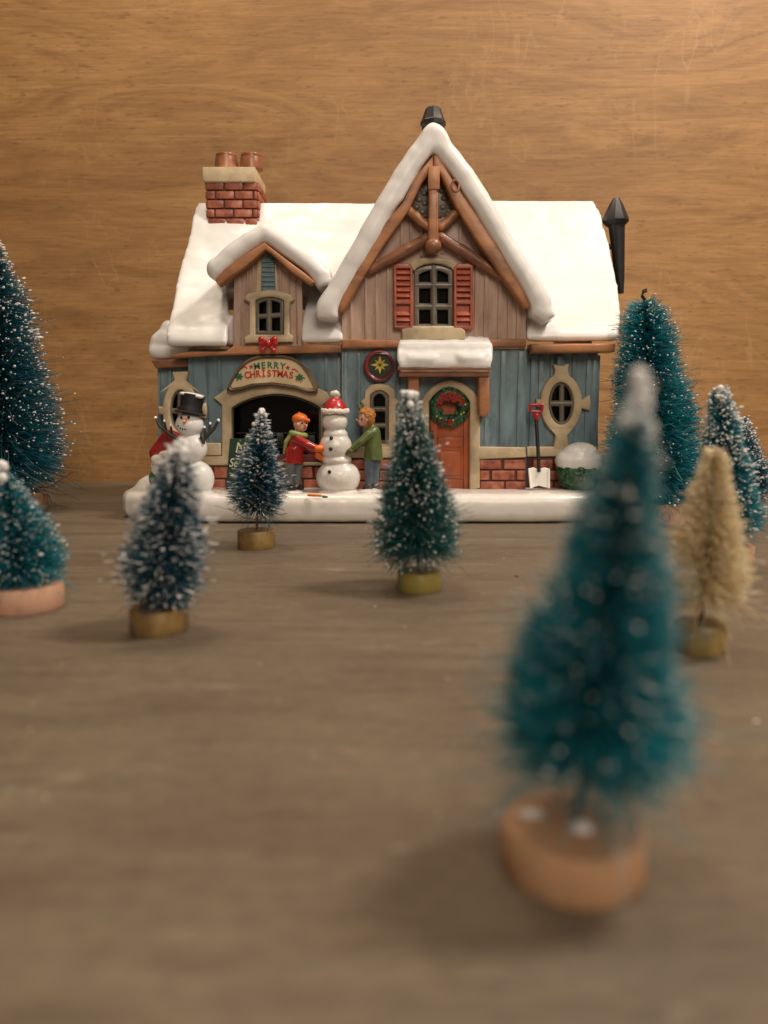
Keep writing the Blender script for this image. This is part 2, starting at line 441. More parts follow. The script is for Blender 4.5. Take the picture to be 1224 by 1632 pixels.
for px, y0, y1, y in [(801, 560, 716, YB), (829, 560, 716, YB), (775, 668, 716, YB), (572, 562, 716, YB), (551, 562, 718, YB), (634, 600, 716, YB),
                      (849, 566, 716, YM), (862, 566, 716, YM), (938, 566, 716, YM), (948, 566, 716, YM), (915, 566, 606, YM), (880, 566, 600, YM),
                      (309, 570, 716, YM), (332, 570, 705, YM), (350, 570, 622, YM), (540, 566, 716, YM), (520, 566, 622, YM),
                      (257, 590, 716, YL), (271, 590, 617, YL)]:
    bl.append(batten(px, y0, y1, y))
mk('wall', bl, M['blue'], house, ang=30)

zr = P(600, 345, 42.6)[1]
for xs in (-9.5, xr-.35):                      # plank triangles closing the roof ends
    tri = [(38.5, zt-.05), (47.0, zt-.05), (42.7, zr-.35)]
    mk('end_gable', ([(xs+dx, a_, b_) for dx in (-.12, .12) for a_, b_ in tri], [(0, 1, 2), (3, 5, 4), (0, 3, 4, 1), (1, 4, 5, 2), (2, 5, 3, 0)]), M['tan'], house, False)

# floor; near-black sheets in the openings stand for the shaded room
mk('floor', [box((0, 43.0, TOPZ+.08), (17.5, 9.0, .2))], M['woodd'], house)

# brick foot
def bricks(px0, px1, py0, py1, y, rows=3, bw=40, seed=0, th=.16):
    rn = random.Random(seed); out = []
    h = (py1-py0)/rows
    for r in range(rows):
        x = px0 - (bw*.5 if r % 2 else 0) + rn.uniform(-2, 2)
        while x < px1-3:
            a, b_ = max(x, px0)+1.3, min(x+bw-rn.uniform(0, 3), px1)-1.3
            if b_-a > 4:
                p = P(a, py0+r*h+1.3, y); q = P(b_, py0+(r+1)*h-1.3, y)
                out.append(box(((p[0]+q[0])/2, y-th/2+.05, (p[1]+q[1])/2), (q[0]-p[0], th+.1, p[1]-q[1]), 0, .055))
            x += bw
    return out
def foot(bp, mp, sp_):
    """one stretch of wall foot: raised bricks, mortar behind them, stone band on top"""
    f = mk('brick_foot', bp, M['brick'], house, ang=30)
    mk('mortar', mp, M['mortar'], f)
    if sp_: mk('sill_band', sp_, M['cream'], house)
foot(bricks(763, 838, 731, 783, YB-.06, seed=1), [plate([rect(762, 729, 838, 788)], YB-.1, .1)], [plate([[(762, 712), (838, 713), (839, 729), (762, 732)]], YB-.28, .26, .06)])
foot(bricks(846, 950, 731, 783, YM-.06, seed=2, bw=36), [plate([rect(840, 729, 952, 788)], YM-.1, .1)], [plate([[(840, 712), (952, 712), (953, 727), (840, 728)]], YM-.28, .26, .06)])
foot(bricks(546, 672, 731, 783, YB-.06, seed=3), [plate([rect(546, 729, 673, 788)], YB-.1, .1)], [plate([[(546, 712), (672, 712), (672, 729), (546, 730)]], YB-.28, .26, .06)])
foot(bricks(302, 548, 742, 783, YM-.06, seed=4, rows=2)+bricks(302, 366, 726, 742, YM-.06, seed=7, rows=1), [plate([rect(302, 724, 548, 788)], YM-.1, .1)], [plate([rect(303, 706, 352, 726)], YM-.28, .26, .06)])
foot(bricks(254, 304, 731, 783, YL-.06, seed=5), [plate([rect(253, 729, 304, 788)], YL-.1, .1)], [plate([rect(253, 712, 303, 729)], YL-.28, .26, .06)])

# --- gable: planked triangle, bargeboards, timbers
yg = 37.25
gable = [(545, 556), (545, 492), (600, 375), (664, 285), (688, 262), (700, 262), (735, 312), (790, 388), (838, 478), (838, 556)]
gw = [plate([gable, gwin], yg, .4)]
for px, y0, y1 in [(560, 470, 548), (583, 425, 548), (600, 395, 548), (618, 412, 548), (640, 345, 412), (655, 330, 400), (734, 325, 412), (760, 365, 548), (775, 385, 548), (797, 412, 548), (812, 440, 548), (826, 465, 548), (706, 290, 405), (672, 300, 410)]:
    gw.append(batten(px, y0, y1, yg, 4.5))
mk('gable_wall', gw, M['tan'], house, ang=30)
WO_L = [(691, 246), (664, 278), (642, 322), (601, 369), (570, 414), (544, 467), (540, 496)]
WI_L = [(691, 266), (672, 292), (652, 334), (612, 389), (578, 444), (548, 497)]
WO_R = [(691, 246), (700, 249), (720, 283), (739, 311), (770, 356), (803, 406), (828, 450), (846, 487)]
WI_R = [(691, 266), (702, 277), (725, 328), (756, 378), (792, 430), (828, 478), (838, 492)]
mk('bargeboard', [plate([WO_L+WI_L[::-1]], 36.45, .75, .09)], M['wood'], house, ang=50)
br_ = mk('bargeboard', [plate([WO_R+WI_R[::-1]], 36.42, .75, .09)], M['wood'], house, ang=50)
mk('knot', [tube([P3(726+6*math.cos(a), 296+9*math.sin(a), 36.4) for a in [i*math.pi/8 for i in range(16)]], .06, 6, True)], M['woodd'], br_)
def beam(a, b_, y0, y1, r, mat='wood', nm='timber_brace', sq=.8):
    return mk(nm, blob([cap(P3(*a, y0), P3(*b_, y1), r, r*.92, 12), cap(P3((a[0]*2+b_[0])/3, (a[1]*2+b_[1])/3-1, (y0*2+y1)/3), P3((a[0]+b_[0]*2)/3, (a[1]+b_[1]*2)/3+1, (y0+y1*2)/3), r*1.06, r*1.0, 12)], .07, 2), M[mat], house, ang=180)
beam((652, 336), (683, 362), 36.85, 36.75, .22)
beam((731, 336), (703, 362), 36.85, 36.75, .22)
beam((680, 380), (590, 430), 36.85, 36.95, .25, 'woodd')
beam((702, 378), (800, 440), 36.85, 36.95, .25, 'woodd')
mk('peak_stone', [plate([[(690, 268), (652, 334), (670, 346), (712, 346), (728, 334)]], 37.15, .2, .03)]+[ell(P3(a_, b_, 37.14), (.16, .06, .12), 10, 6) for a_, b_ in [(664, 330), (673, 338), (668, 318), (677, 324), (676, 308), (706, 330), (716, 336), (708, 316), (716, 322), (704, 304), (714, 342), (664, 342)]], M['grey'], house, ang=50)
kp = mk('king_post', [plate([[(684, 270), (698, 270), (699, 392), (682, 392)]], 36.4, .55, .1),
                      xf(box((0, 0, 0), (.52, .62, 1.0), 0, .1), Matrix.Translation(P3(691, 286, 36.62)))], M['wood'], house, ang=50)
mk('finial_ball', [ell(P3(690, 392, 36.62), (.38, .34, .36))], M['woodd'], kp)
# small stone strip behind the king post
mk('gable_beam', [plate([[(546, 541), (640, 542), (700, 541), (838, 540), (839, 552), (700, 553), (545, 555)]], 36.98, .5, .08)], M['wood'], house, ang=50)

# gable window: surround, frame, dark backing, shutters
def window(outline, surround, mull, y_frame, y_sur, backing_y, inset=5.5, sur_mat='cream', depth=.42, label=None):
    w = mk('window', [plate(surround, y_sur, depth, .08)], M[sur_mat], house, ang=50, label=label)
    cx = sum(p[0] for p in outline)/len(outline); cy = (min(p[1] for p in outline)+max(p[1] for p in outline))/2
    hw = (max(p[0] for p in outline)-min(p[0] for p in outline))/2; hh = (max(p[1] for p in outline)-min(p[1] for p in outline))/2
    inner = [(cx+(p[0]-cx)*(1-inset/hw), cy+(p[1]-cy)*(1-inset/hh)) for p in outline]
    fr_ = [plate([outline, inner], y_frame, .25, .05)]
    for (x0, y0, x1, y1, wd) in mull:
        fr_.append(tube([P3(x0, y0, y_frame+.13), P3(x1, y1, y_frame+.13)], wd/2/cmpx(y_frame), 8))
    mk('frame', fr_, M['grey'], w, ang=50)
    mk('dark_backing', [plate([outline], backing_y, .03)], M['opening_dark'], w)  # dark sheet behind the frame, painted in place of shade inside
    return w
window(gwin, [[(652, 420), (662, 412), (691, 408), (720, 412), (730, 420), (724, 432), (719, 427), (706, 421), (691, 419), (676, 421), (664, 427), (660, 432)]],
       [(691, 424, 691, 522, 12), (662, 455, 720, 455, 11), (662, 489, 720, 489, 11)], 37.1, 36.95, 37.5, inset=8, label='cream arched window with grey frame between red shutters')
mk('window_sill', [plate([[(640, 524), (650, 519), (735, 519), (742, 527), (742, 541), (640, 541)]], 36.9, .4, .1)], M['cream'], house)
for sgn, (x0, x1) in ((1, (627, 658)), (-1, (723, 754))):
    hi, lo = (423, 417) if sgn > 0 else (417, 423)
    top = [(x0, 423 if sgn > 0 else 426), (x0+8, 419), ((x0+x1)/2, 420), (x1-8, 419), (x1, 426 if sgn > 0 else 423)]
    parts = [plate([top+[(x1, 524), (x0, 524)], rect(x0+5, 428, x1-5, 479), rect(x0+5, 485, x1-5, 519)], 36.9, .3, .05), plate([rect(x0+2, 424, x1-2, 522)], 37.08, .12)]
    for k in range(9):
        if k == 6: continue
        yy = 431+k*9.2 + (1.5 if k > 6 else 0)
        p = P3((x0+x1)/2, yy+3, 36.99)
        parts.append(xf(box((0, 0, 0), (.62, .09, .2), 0, .03), Matrix.Translation(p) @ Matrix.Rotation(R(-28), 4, 'X')))
    mk('shutter', parts, M['red'], house, ang=40)

# narrow window beside the star
window(nwin, [[(575, 640), (581, 634), (582, 622), (592, 613), (605, 611), (618, 613), (629, 621), (630, 634), (637, 640), (631, 646), (631, 714), (579, 714), (579, 646)], nwin[::-1]],
       [(591, 652, 618, 652, 9), (591, 678, 618, 678, 9)], 37.3, 37.15, 37.72, inset=5.5, label='narrow cream arched window with three dark openings')
# display window under the arched sign
window(disp, [[(340, 634), (352, 626), (362, 618), (385, 609), (432, 603), (478, 608), (505, 618), (520, 624), (528, 634), (514, 645), (514, 724), (546, 724), (546, 742), (302, 742), (302, 727), (353, 727), (353, 645)], disp[::-1]],
       [], 38.0, 37.72, 38.95, inset=3, label='wide dark arched display window with cream surround')
# dim goods standing inside the display window
ins = root('display_shelf', P3(440, 737, 38.6), 'dim shelf of small dark goods inside the arched display window', 'shelf')
mk('shelf_board', [box(P3(440, 712, 38.6), (3.8, .3, .08)), box(P3(440, 690, 38.65), (3.8, .25, .06))], M['hexdark'], ins)
rg = random.Random(4)
for i in range(8):
    x = 380+i*17+rg.uniform(-3, 3); hgt = rg.uniform(.3, .62)
    mk('parcel', [box(P3(x, 708, 38.6)+Vector((0, 0, hgt/2-.05)), (.36, .2, hgt), rg.uniform(-.3, .3), .03)], M[rg.choice(['maroon', 'hexdark', 'board'])], ins)

# oval windows
def oval_window(cx, cy, rx, ry, ysur, lab, depth=.42):
    orx, ory = rx*1.68, ry*1.42
    pts = []
    for i in range(48):
        a = 2*math.pi*i/48; pts.append((cx+orx*math.cos(a), cy+ory*math.sin(a)))
    outl = []
    for i, p in enumerate(pts):
        if i in (0, 1, 47):
            if i == 47: outl += [(cx+orx*.98, cy-6), (cx+orx+12, cy-14)]
            if i == 0: outl += [(cx+orx+14, cy+1)]
            if i == 1: outl += [(cx+orx+12, cy+12), (cx+orx*.98, cy+8)]
        elif i in (11, 12, 13):
            if i == 11: outl += [(cx+9, cy+ory-2), (cx+13, 716)]
            if i == 13: outl += [(cx-13, 716), (cx-9, cy+ory-2)]
        elif i in (35, 36, 37):
            if i == 35: outl += [(cx-9, cy-ory+3), (cx-13, cy-ory-14)]
            if i == 37: outl += [(cx+13, cy-ory-15), (cx+9, cy-ory+3)]
        elif i in (23, 24, 25):
            if i == 23: outl += [(cx-orx*.98, cy+6), (cx-orx-6, cy+5)]
            if i == 25: outl += [(cx-orx-7, cy-7), (cx-orx*.98, cy-7)]
        else: outl.append(p)
    ov = oval(cx, cy, rx, ry)
    return window(ov, [outl, ov[::-1]], [(cx-rx+1, cy, cx+rx-1, cy, 10), (cx, cy-ry+1, cx, cy+ry-1, 9)], ysur+.18, ysur, ysur+.55, inset=4, depth=depth, label=lab)
oval_window(895, 643, 20, 34, YM-.3, 'oval window with grey cross bars and cream surround beside the bush')
oval_window(287, 655, 17, 34, YM-.25, 'oval window behind the top-hatted snowman', .9)
mk('lantern_hook', [plate([[(889, 566), (899, 566), (901, 583), (887, 583)]], YM-.35, .4, .08)], M['blue'], house)

# door with surround, panels, handle
dr = mk('door', [plate([arch(686, 748, 619, 641, 783)], 37.62, .25, .04),
                 plate([[(686, 783), (686, 625), (697, 622), (697, 783)]], 37.52, .2, .04), plate([[(739, 783), (739, 622), (748, 627), (748, 783)]], 37.52, .2, .04),
                 plate([rect(698, 697, 738, 712)], 37.53, .2, .04), plate([rect(698, 764, 738, 782)], 37.53, .2, .04),
                 plate([rect(701, 719, 735, 758)], 37.55, .2, .06)], M['door'], house, ang=40, label='orange red panelled front door')
mk('handle', [plate([[(683, 688), (690, 687), (692, 700), (689, 708), (683, 706)]], 37.35, .22, .05), ell(P3(688, 702, 37.3), (.09, .12, .09))], M['black'], dr)
out = arch(671, 765, 605, 638, 786)
mk('door_frame', [plate([out[1:-1]+[(765, 778), (758, 780), (749, 781), ] + door_o[::-1][1:-1] + [(684, 781), (671, 781)]], 37.12, .5, .09)], M['cream'], dr, ang=50)
mk('shadowed_step', [box(P3(716, 785, 37.2), (3.6, .8, .24), 0, .06)], M['woodd'], house)  # porch strip; its brown stands for the shadow at the door's foot

# canopy over the door
cn = mk('canopy', [plate([rect(636, 588, 780, 600)], 36.35, 1.1, .06), plate([rect(634, 584, 783, 590)], 36.1, 1.3, .05)], M['woodd'], house, label='small porch canopy over the front door')
A = P3(630, 560, 35.95); B = P3(787, 560, 35.95)
CR = [(531, 37.6), (536, 37.2), (545, 36.8), (554, 36.45), (562, 36.2), (572, 36.08), (583, 36.05), (590, 36.2), (594, 36.5)]
bits = [slab([row(py, y, interp([(531, 641), (545, 634), (570, 632), (584, 636)], py), interp([(531, 777), (545, 784), (570, 786), (584, 782)], py)) for py, y in CR], 16, .55),
        box(P3(709, 562, 36.95), (4.3, 1.1, .95), 0, .2), cap(P3(655, 572, 36.3), P3(690, 573, 36.3), .3, .3), cap(P3(735, 571, 36.3), P3(765, 572, 36.3), .3, .28)]
mk('snow_cap', blob(bits, .08, 7, .09, .9), M['snow'], cn, ang=180)
mk('bracket', [plate([[(648, 592), (668, 592), (668, 604), (667, 668), (652, 668), (650, 604)]], 36.7, .7, .08)], M['wood'], cn, ang=50)
mk('bracket', [plate([[(761, 592), (780, 592), (781, 655), (774, 666), (764, 662), (763, 604)]], 36.5, .9, .08)], M['wood'], cn, ang=50)

# --- dormer
yd = 37.55
dwall = [(372, 556), (374, 440), (392, 415), (424, 394), (455, 420), (481, 440), (482, 556)]
dwin = arch(407, 452, 473, 479, 533)
dw = [plate([dwall, dwin], yd, .4), plate([[(371, 552), (373, 440), (384, 430), (384, 552)]], yd-.08, 1.5, .05)]
for px, y0, y1 in [(382, 440, 548), (395, 420, 470), (404, 412, 470), (447, 415, 466), (462, 428, 548), (473, 436, 548)]: dw.append(batten(px, y0, y1, yd, 4))
mk('dormer_wall', dw, M['tan'], house, ang=30)
window(dwin, [[(388, 476), (394, 468), (410, 464), (430, 461), (450, 464), (464, 469), (469, 477), (462, 482), (461, 531), (467, 536), (466, 545), (390, 547), (389, 537), (397, 532), (397, 482)], dwin[::-1]],
       [(429, 476, 429, 532, 10), (409, 505, 450, 502, 9)], yd-.15, yd-.3, yd+.45, inset=6, label='small dormer window with four dark openings')
sh = [plate([[(408, 470), (410, 414), (424, 404), (440, 414), (444, 470)]], yd-.1, .15, .03)]
mk('louvre_surround', sh, M['cream'], house)
lv = [plate([[(416, 465), (417, 412), (428, 407), (437, 413), (439, 465)]], yd-.2, .15, .03)]
for k in range(7):
    lv.append(xf(box((0, 0, 0), (.58, .08, .15), 0, .02), Matrix.Translation(P3(427.5, 416+k*7.6, yd-.22)) @ Matrix.Rotation(R(-25), 4, 'X')))
mk('louvre', lv, M['blue'], house, ang=40, label='blue louvred attic vent')
DWO = [(342, 446), (359, 427), (387, 408), (421, 386), (456, 413), (487, 436), (502, 449)]
DWI = [(494, 454), (464, 433), (431, 403), (423, 398), (392, 424), (348, 455)]
mk('bargeboard', [plate([DWO+DWI], 36.75, .8, .07)], M['wood'], house, ang=50)

# --- fascia beams under the snow
mk('fascia', [plate([[(272, 565), (303, 560), (360, 560), (372, 551), (482, 551), (484, 549), (545, 549), (545, 562), (480, 563), (370, 566), (330, 567), (275, 570)]], 37.3, .7, .08)], M['wood'], house, ang=50)
mk('fascia', [plate([[(846, 548), (982, 547), (980, 561), (848, 562)]], 36.85, 1.1, .1)], M['wood'], house, ang=50)
mk('fascia', [plate([[(240, 574), (304, 571), (304, 584), (248, 587)]], 38.1, .6, .07)], M['woodd'], house, ang=50)

# --- snow on the roofs, all one glazed skin
def roof_rows(prof, xa, xb):
    out = []
    for py, y in prof: out.append(row(py, y, interp(xa, py), interp(xb, py)))
    top = out[0]
    back = []
    for (y, z, l, r) in out[1:]: back.append((2*top[0]-y, z, l, r))
    return back[::-1]+out
XL = [(326, 315), (345, 306), (369, 303), (397, 295), (430, 285), (469, 278), (508, 270), (538, 263), (556, 266)]
XR = [(318, 946), (335, 958), (388, 971), (458, 985), (500, 990), (534, 988), (545, 986)]
profL = [(322, 42.6), (340, 42.2), (369, 41.6), (397, 41.0), (430, 40.2), (462, 39.38)]
profR = [(319, 42.6), (335, 42.2), (388, 41.2), (430, 40.3), (462, 39.42)]
sn = []
sn.append(slab(roof_rows(profL, XL, [(0, 650), (999, 560)]), 30, .55))
sn.append(slab(roof_rows(profR, [(0, 745), (999, 842)], XR), 30, .55))
# eave lips
def lip(x0, x1, ytop, ybot, yf, yb, r=.42):
    """box-like drooping eave with soft edges"""
    pts = [(x0, ytop), (x1, ytop), (x1, ybot), (x0, ybot)]
    v, f = plate([pts], yf, yb-yf, .34)
    return v, f
NOSE = [(452, 39.68), (474, 38.95), (492, 38.28), (506, 37.76), (517, 37.4), (526, 37.17), (534, 37.1), (540, 37.35)]
def nose(xa_, xb_, d=0): return slab([row(py+d*k/7, y, interp(xa_, py), interp(xb_, py)) for k, (py, y) in enumerate(NOSE)], 14, .62)
sn += [nose([(455, 281), (508, 269), (524, 265), (555, 266)], [(0, 362)], 14),
       lip(355, 374, 500, 551, 37.7, 40.0), cap(P3(278, 543, 37.75), P3(350, 543, 37.75), .34, .34)]
sn += [nose([(455, 490), (508, 482), (524, 479), (555, 481)], [(0, 547)], 9), cap(P3(492, 536, 37.7), P3(536, 536, 37.7), .36, .36)]
sn += [nose([(455, 862), (508, 842), (524, 839), (555, 841)], [(455, 985), (500, 990), (555, 987)], 6), cap(P3(853, 533, 37.7), P3(974, 533, 37.7), .36, .36)]
# side wing snow
sn += [cap(P3(252, 556, 39.0), P3(257, 556, 45), .48, .48), cap(P3(262, 540, 39.0), P3(266, 540, 45), .5, .5), cap(P3(270, 525, 39.2), P3(275, 525, 45), .45, .45),
       cap(P3(250, 560, 38.8), P3(300, 560, 38.8), .42, .42), cap(P3(256, 545, 39.0), P3(300, 545, 38.9), .5, .5)]
# gable roof: outer and inner outline at the front, carried back
GO = [(539, 508), (520, 509), (503, 506), (503, 492), (514, 471), (534, 441), (556, 408), (575, 380), (589, 350), (603, 322), (623, 286), (634, 267), (653, 247), (664, 225), (675, 203), (684, 194), (692, 192), (704, 197), (712, 206),
      (718, 219), (727, 242), (742, 258), (756, 275), (770, 297), (784, 322), (791, 350), (800, 372), (820, 400), (839, 428), (860, 455), (876, 480), (888, 502), (870, 514), (848, 500),
      (848, 489), (828, 446), (803, 402), (770, 352), (739, 307), (720, 279), (700, 246), (691, 241), (664, 274), (642, 318), (601, 365), (570, 410), (543, 463), (538, 494)]
sn.append(plate([GO], 36.3, 7.5, .25))
# soft ridge roll on the front edge of the gable snow
gL = [(522, 490), (541, 458), (562, 420), (586, 380), (612, 333), (640, 287), (664, 250), (690, 217), (712, 247), (738, 278), (762, 316), (786, 360), (812, 402), (838, 442), (862, 484)]
for a, b_ in zip(gL, gL[1:]): sn.append(cap(P3(*a, 36.75), P3(*b_, 36.75), .50 if a[0] not in (664, 690) else .46, .50))
# dormer roof
DO = [(342, 449), (333, 437), (331, 425), (338, 413), (356, 408), (375, 386), (400, 369), (424, 357), (442, 366), (470, 386), (498, 402), (514, 419), (527, 433), (523, 452), (506, 458),
      (499, 447), (487, 433), (456, 410), (421, 383), (387, 405), (359, 424)]
sn.append(plate([DO], 36.75, 4.6, .25))
dL = [(345, 430), (368, 406), (396, 386), (423, 371), (450, 388), (478, 408), (508, 434)]
for a, b_ in zip(dL, dL[1:]): sn.append(cap(P3(*a, 37.1), P3(*b_, 37.1), .42, .42))
sn.append(ell(P3(344, 429, 37.2), (.45, .5, .5))); sn.append(ell(P3(512, 438, 37.3), (.5, .5, .5)))
mk('roof_snow', blob(sn, .085, 12, .13, 2.0), M['snow'], house, ang=180)

# --- brick chimney
cy0 = 41.9
c0 = P3(331, 362, cy0); c1 = P3(410, 289, cy0)
w, h = c1.x-c0.x, c1.z-c0.z; dch = 3.0
core = box(((c0.x+c1.x)/2, cy0+dch/2, (c0.z+c1.z)/2-.2), (w-.1, dch-.1, h+.4))
def brickface(o, u, n, w, h, rows, bw, seed):
    rn = random.Random(seed); out = []; hh = h/rows
    ang = math.atan2(u.y, u.x)
    for r in range(rows):
        x = -bw*.5*(r % 2)-rn.uniform(0, .1)
        while x < w-.1:
            a, b_ = max(x, 0)+.035, min(x+bw, w)-.035
            if b_-a > .1:
                c = o + u*(a+b_)/2 + Vector((0, 0, hh*(r+.5))) + n*.03
                out.append(box(c, (b_-a, .16, hh-.07), ang, .05))
            x += bw
    return out
cb = brickface(Vector((c0.x, cy0+.03, c0.z)), Vector((1, 0, 0)), Vector((0, -1, 0)), w, h, 5, .95, 1) \
   + brickface(Vector((c1.x-.03, cy0, c0.z)), Vector((0, 1, 0)), Vector((1, 0, 0)), dch, h, 5, .95, 2) \
   + brickface(Vector((c0.x+.03, cy0+dch, c0.z)), Vector((0, -1, 0)), Vector((-1, 0, 0)), dch, h, 5, .95, 3)
ch = mk('chimney', cb, M['brick'], house, ang=30, label='square brick chimney on the left end of the roof')
mk('mortar', [core], M['mortar'], ch)
q = P3(322, 290, cy0-.15); q2 = P3(406, 266, cy0-.15)
mk('cap', [box(((q.x+q2.x)/2+.04, cy0+dch/2, (q.z+q2.z)/2), (q2.x-q.x, dch+.5, q2.z-q.z), 0, .1)], M['cream'], ch, ang=50)
for px in (361, 401):
    p = P3(px, 268, cy0+dch*.55); 
    mk('pot', [lathe(p, [(.0, -.1), (.60, -.1), (.60, .12), (.56, .45), (.53, .56), (.55, .60), (.53, .65), (.45, .65), (.42, .4), (0, .4)], 24)], M['copper'], ch, ang=60)

# black stub flue behind the gable peak, black stove pipe at the right
p = P3(690, 224, 37.6)
fl = [(.0, 0), (.5, 0), (.5, .55), (.57, .62), (.57, .78), (.52, .84), (.34, 1.34), (.28, 1.38), (0, 1.38)]
mk('flue', [lathe(p, fl, 8)], M['black'], house, smooth=False, label='short black flue behind the gable peak')
pp = [P3(989, 468, 42.0), P3(987, 440, 42.0), P3(985, 400, 42.0), P3(983, 365, 42.0), P3(982, 346, 42.0)]
pipe = mk('stove_pipe', [tube(pp, [.16, .26, .33, .40, .46], 14)], M['black'], house, label='black stove pipe with pointed cap at the right roof end')
p = P3(981, 352, 42.0)
mk('cap', [lathe(p, [(0, -.25), (.46, -.25), (.70, -.02), (.68, .1), (.36, .78), (.16, 1.1), (.08, 1.13), (0, 1.13)], 10, .05, 3)], M['black'], pipe, ang=30)
# bracket that fixes the pipe to the side of the house
mk('strut', [cap(P3(984, 392, 42.0), P3(955, 395, 42.2), .14, .14)], M['black'], pipe)

# ------------------------------------------------------------------ signs and decorations fixed to the house
sg = root('arched_sign', P3(433, 625, 37.6), 'cream arched MERRY CHRISTMAS sign with brown frame above the display window', 'sign')
def archband(cx, half, ytop, yside, n=22, flat=0):
    pts = []
    for i in range(n+1):
        t = -1+2*i/n; pts.append((cx+half*t, yside-(yside-ytop)*(1-abs(t)**3.4)))
    return pts
so = archband(433, 73, 565, 622); si = archband(435, 68, 571, 615)
lo = [(505, 626), (490, 626), (474, 620), (433, 614), (400, 617), (382, 623), (368, 626), (361, 622)]
lin = [(500, 619), (486, 618), (470, 614), (434, 609), (402, 611), (384, 616), (369, 618)]
mk('frame', [plate([so+lo, (si+lin)[::-1]], 37.35, .5, .1), plate([archband(434, 66, 570, 616)+[(492, 620), (434, 610), (376, 619)]], 37.6, .2)], M['sidebrown'], sg, ang=60)
mk('panel', [plate([archband(435, 69, 570, 617)+[(496, 621), (434, 612), (374, 619)]], 37.5, .1)], M['signcream'], sg)
ys = 37.49
def word(s, cx, cy, half, hpx, bow, bold, mat, nm, sx=1.0, yy=ys):
    L = []
    n = len(s)
    for i, chh in enumerate(s):
        t = -1+2*i/(n-1); L.append(text(chh, cx+half*t, cy+bow*t*t, yy, hpx, .03, bold, -bow*2*t/half, sx))
        # slab serifs
    mk(nm, L, M[mat], sg, False)
word('MERRY', 430, 582.5, 20.5, 10, 1.6, .022, 'green', 'lettering', 1.0)
word('CHR\u0130STMAS', 429, 595.5, 35, 10.5, 3.0, .030, 'redl', 'lettering', .88)
def star(cx, cy, r, n=5, rin=.45, rot=0): return [(cx+(r if k % 2 == 0 else r*rin)*math.sin(rot+math.pi*k/n), cy-(r if k % 2 == 0 else r*rin)*math.cos(rot+math.pi*k/n)) for k in range(2*n)]
for a_, b_ in ((400.5, 584.5), (458.5, 586)): mk('painted_star', [plate([star(a_, b_, 4)], ys-.02, .03)], M['redl'], sg, False)
mk('ribbon', [tube([P3(384+i*2, 591-5*math.sin(i/5*2.4)+(.5*i-3), ys) for i in range(6)], .035, 6)], M['redl'], sg)
mk('ribbon', [tube([P3(465+i*2, 589-2.5*math.sin(i/5*3)+i*.9, ys) for i in range(6)], .035, 6)], M['redl'], sg)
def holly(cx, cy, r): return [(cx+(r if k % 2 == 0 else r*.62)*1.25*math.cos(math.pi*k/7), cy+(r if k % 2 == 0 else r*.62)*math.sin(math.pi*k/7)) for k in range(14)]
for a_, b_ in ((380.5, 600), (477.5, 602)): mk('holly', [plate([holly(a_, b_, 6.2)], ys-.02, .03)], M['green'], sg, False)
for a, b_ in [(374, 601), (378, 606.5), (384, 605), (478, 596.5), (485, 603), (479, 609), (473, 607)]: mk('berry', [ell(P3(a, b_, ys), (.035, .03, .035), 8, 6)], M['redl'], sg)

hexs = root('star_sign', P3(604, 608, 37.2), 'round maroon and black sign with yellow eight-pointed star above the narrow window', 'sign')
mk('rim', [plate([oval(604, 583, 25, 26, 20), oval(606, 583, 19, 19, 24)[::-1]], 37.0, .35, .1)], M['maroon'], hexs, ang=60)
mk('disc', [plate([oval(605, 583, 20.5, 21)], 37.15, .2)], M['hexdark'], hexs)
st = []
for k in range(8):
    a = math.pi/4*k; r = 15 if k % 2 == 0 else 12; w_ = .36 if k % 2 == 0 else .30
    c = (605.5, 581.5)
    for s_ in (1, -1):
        st.append(plate([[(c[0]+1.6*math.sin(a+.25*s_), c[1]-1.6*math.cos(a+.25*s_)), (c[0]+r*.45*math.sin(a+w_*s_), c[1]-r*.45*math.cos(a+w_*s_)), (c[0]+r*math.sin(a+.012*s_), c[1]-r*math.cos(a+.012*s_)), (c[0]+r*.45*math.sin(a+.05*s_), c[1]-r*.45*math.cos(a+.05*s_))]], 37.12, .03))
mk('painted_star', st, M['yellow'], hexs, False)

# bow
bw_ = root('ribbon_bow', P3(427, 560, 37.1), 'small red ribbon bow hanging under the dormer window', 'bow')
bt = []
for s_ in (1, -1):
    bt.append([cap(P3(427+s_*2, 546, 36.98), P3(427+s_*10, 541, 36.95), .10, .17), cap(P3(427+s_*2, 547, 36.98), P3(427+s_*11, 547, 36.95), .09, .15), cap(P3(427+s_*1, 549, 37.0), P3(427+s_*9, 558, 36.98), .08, .13)])
mk('loops', blob(bt[0]+bt[1], .04, 2), M['bow'], bw_, ang=180)
mk('knot', [ell(P3(427, 547, 36.9), (.14, .12, .16))], M['bow'], bw_)

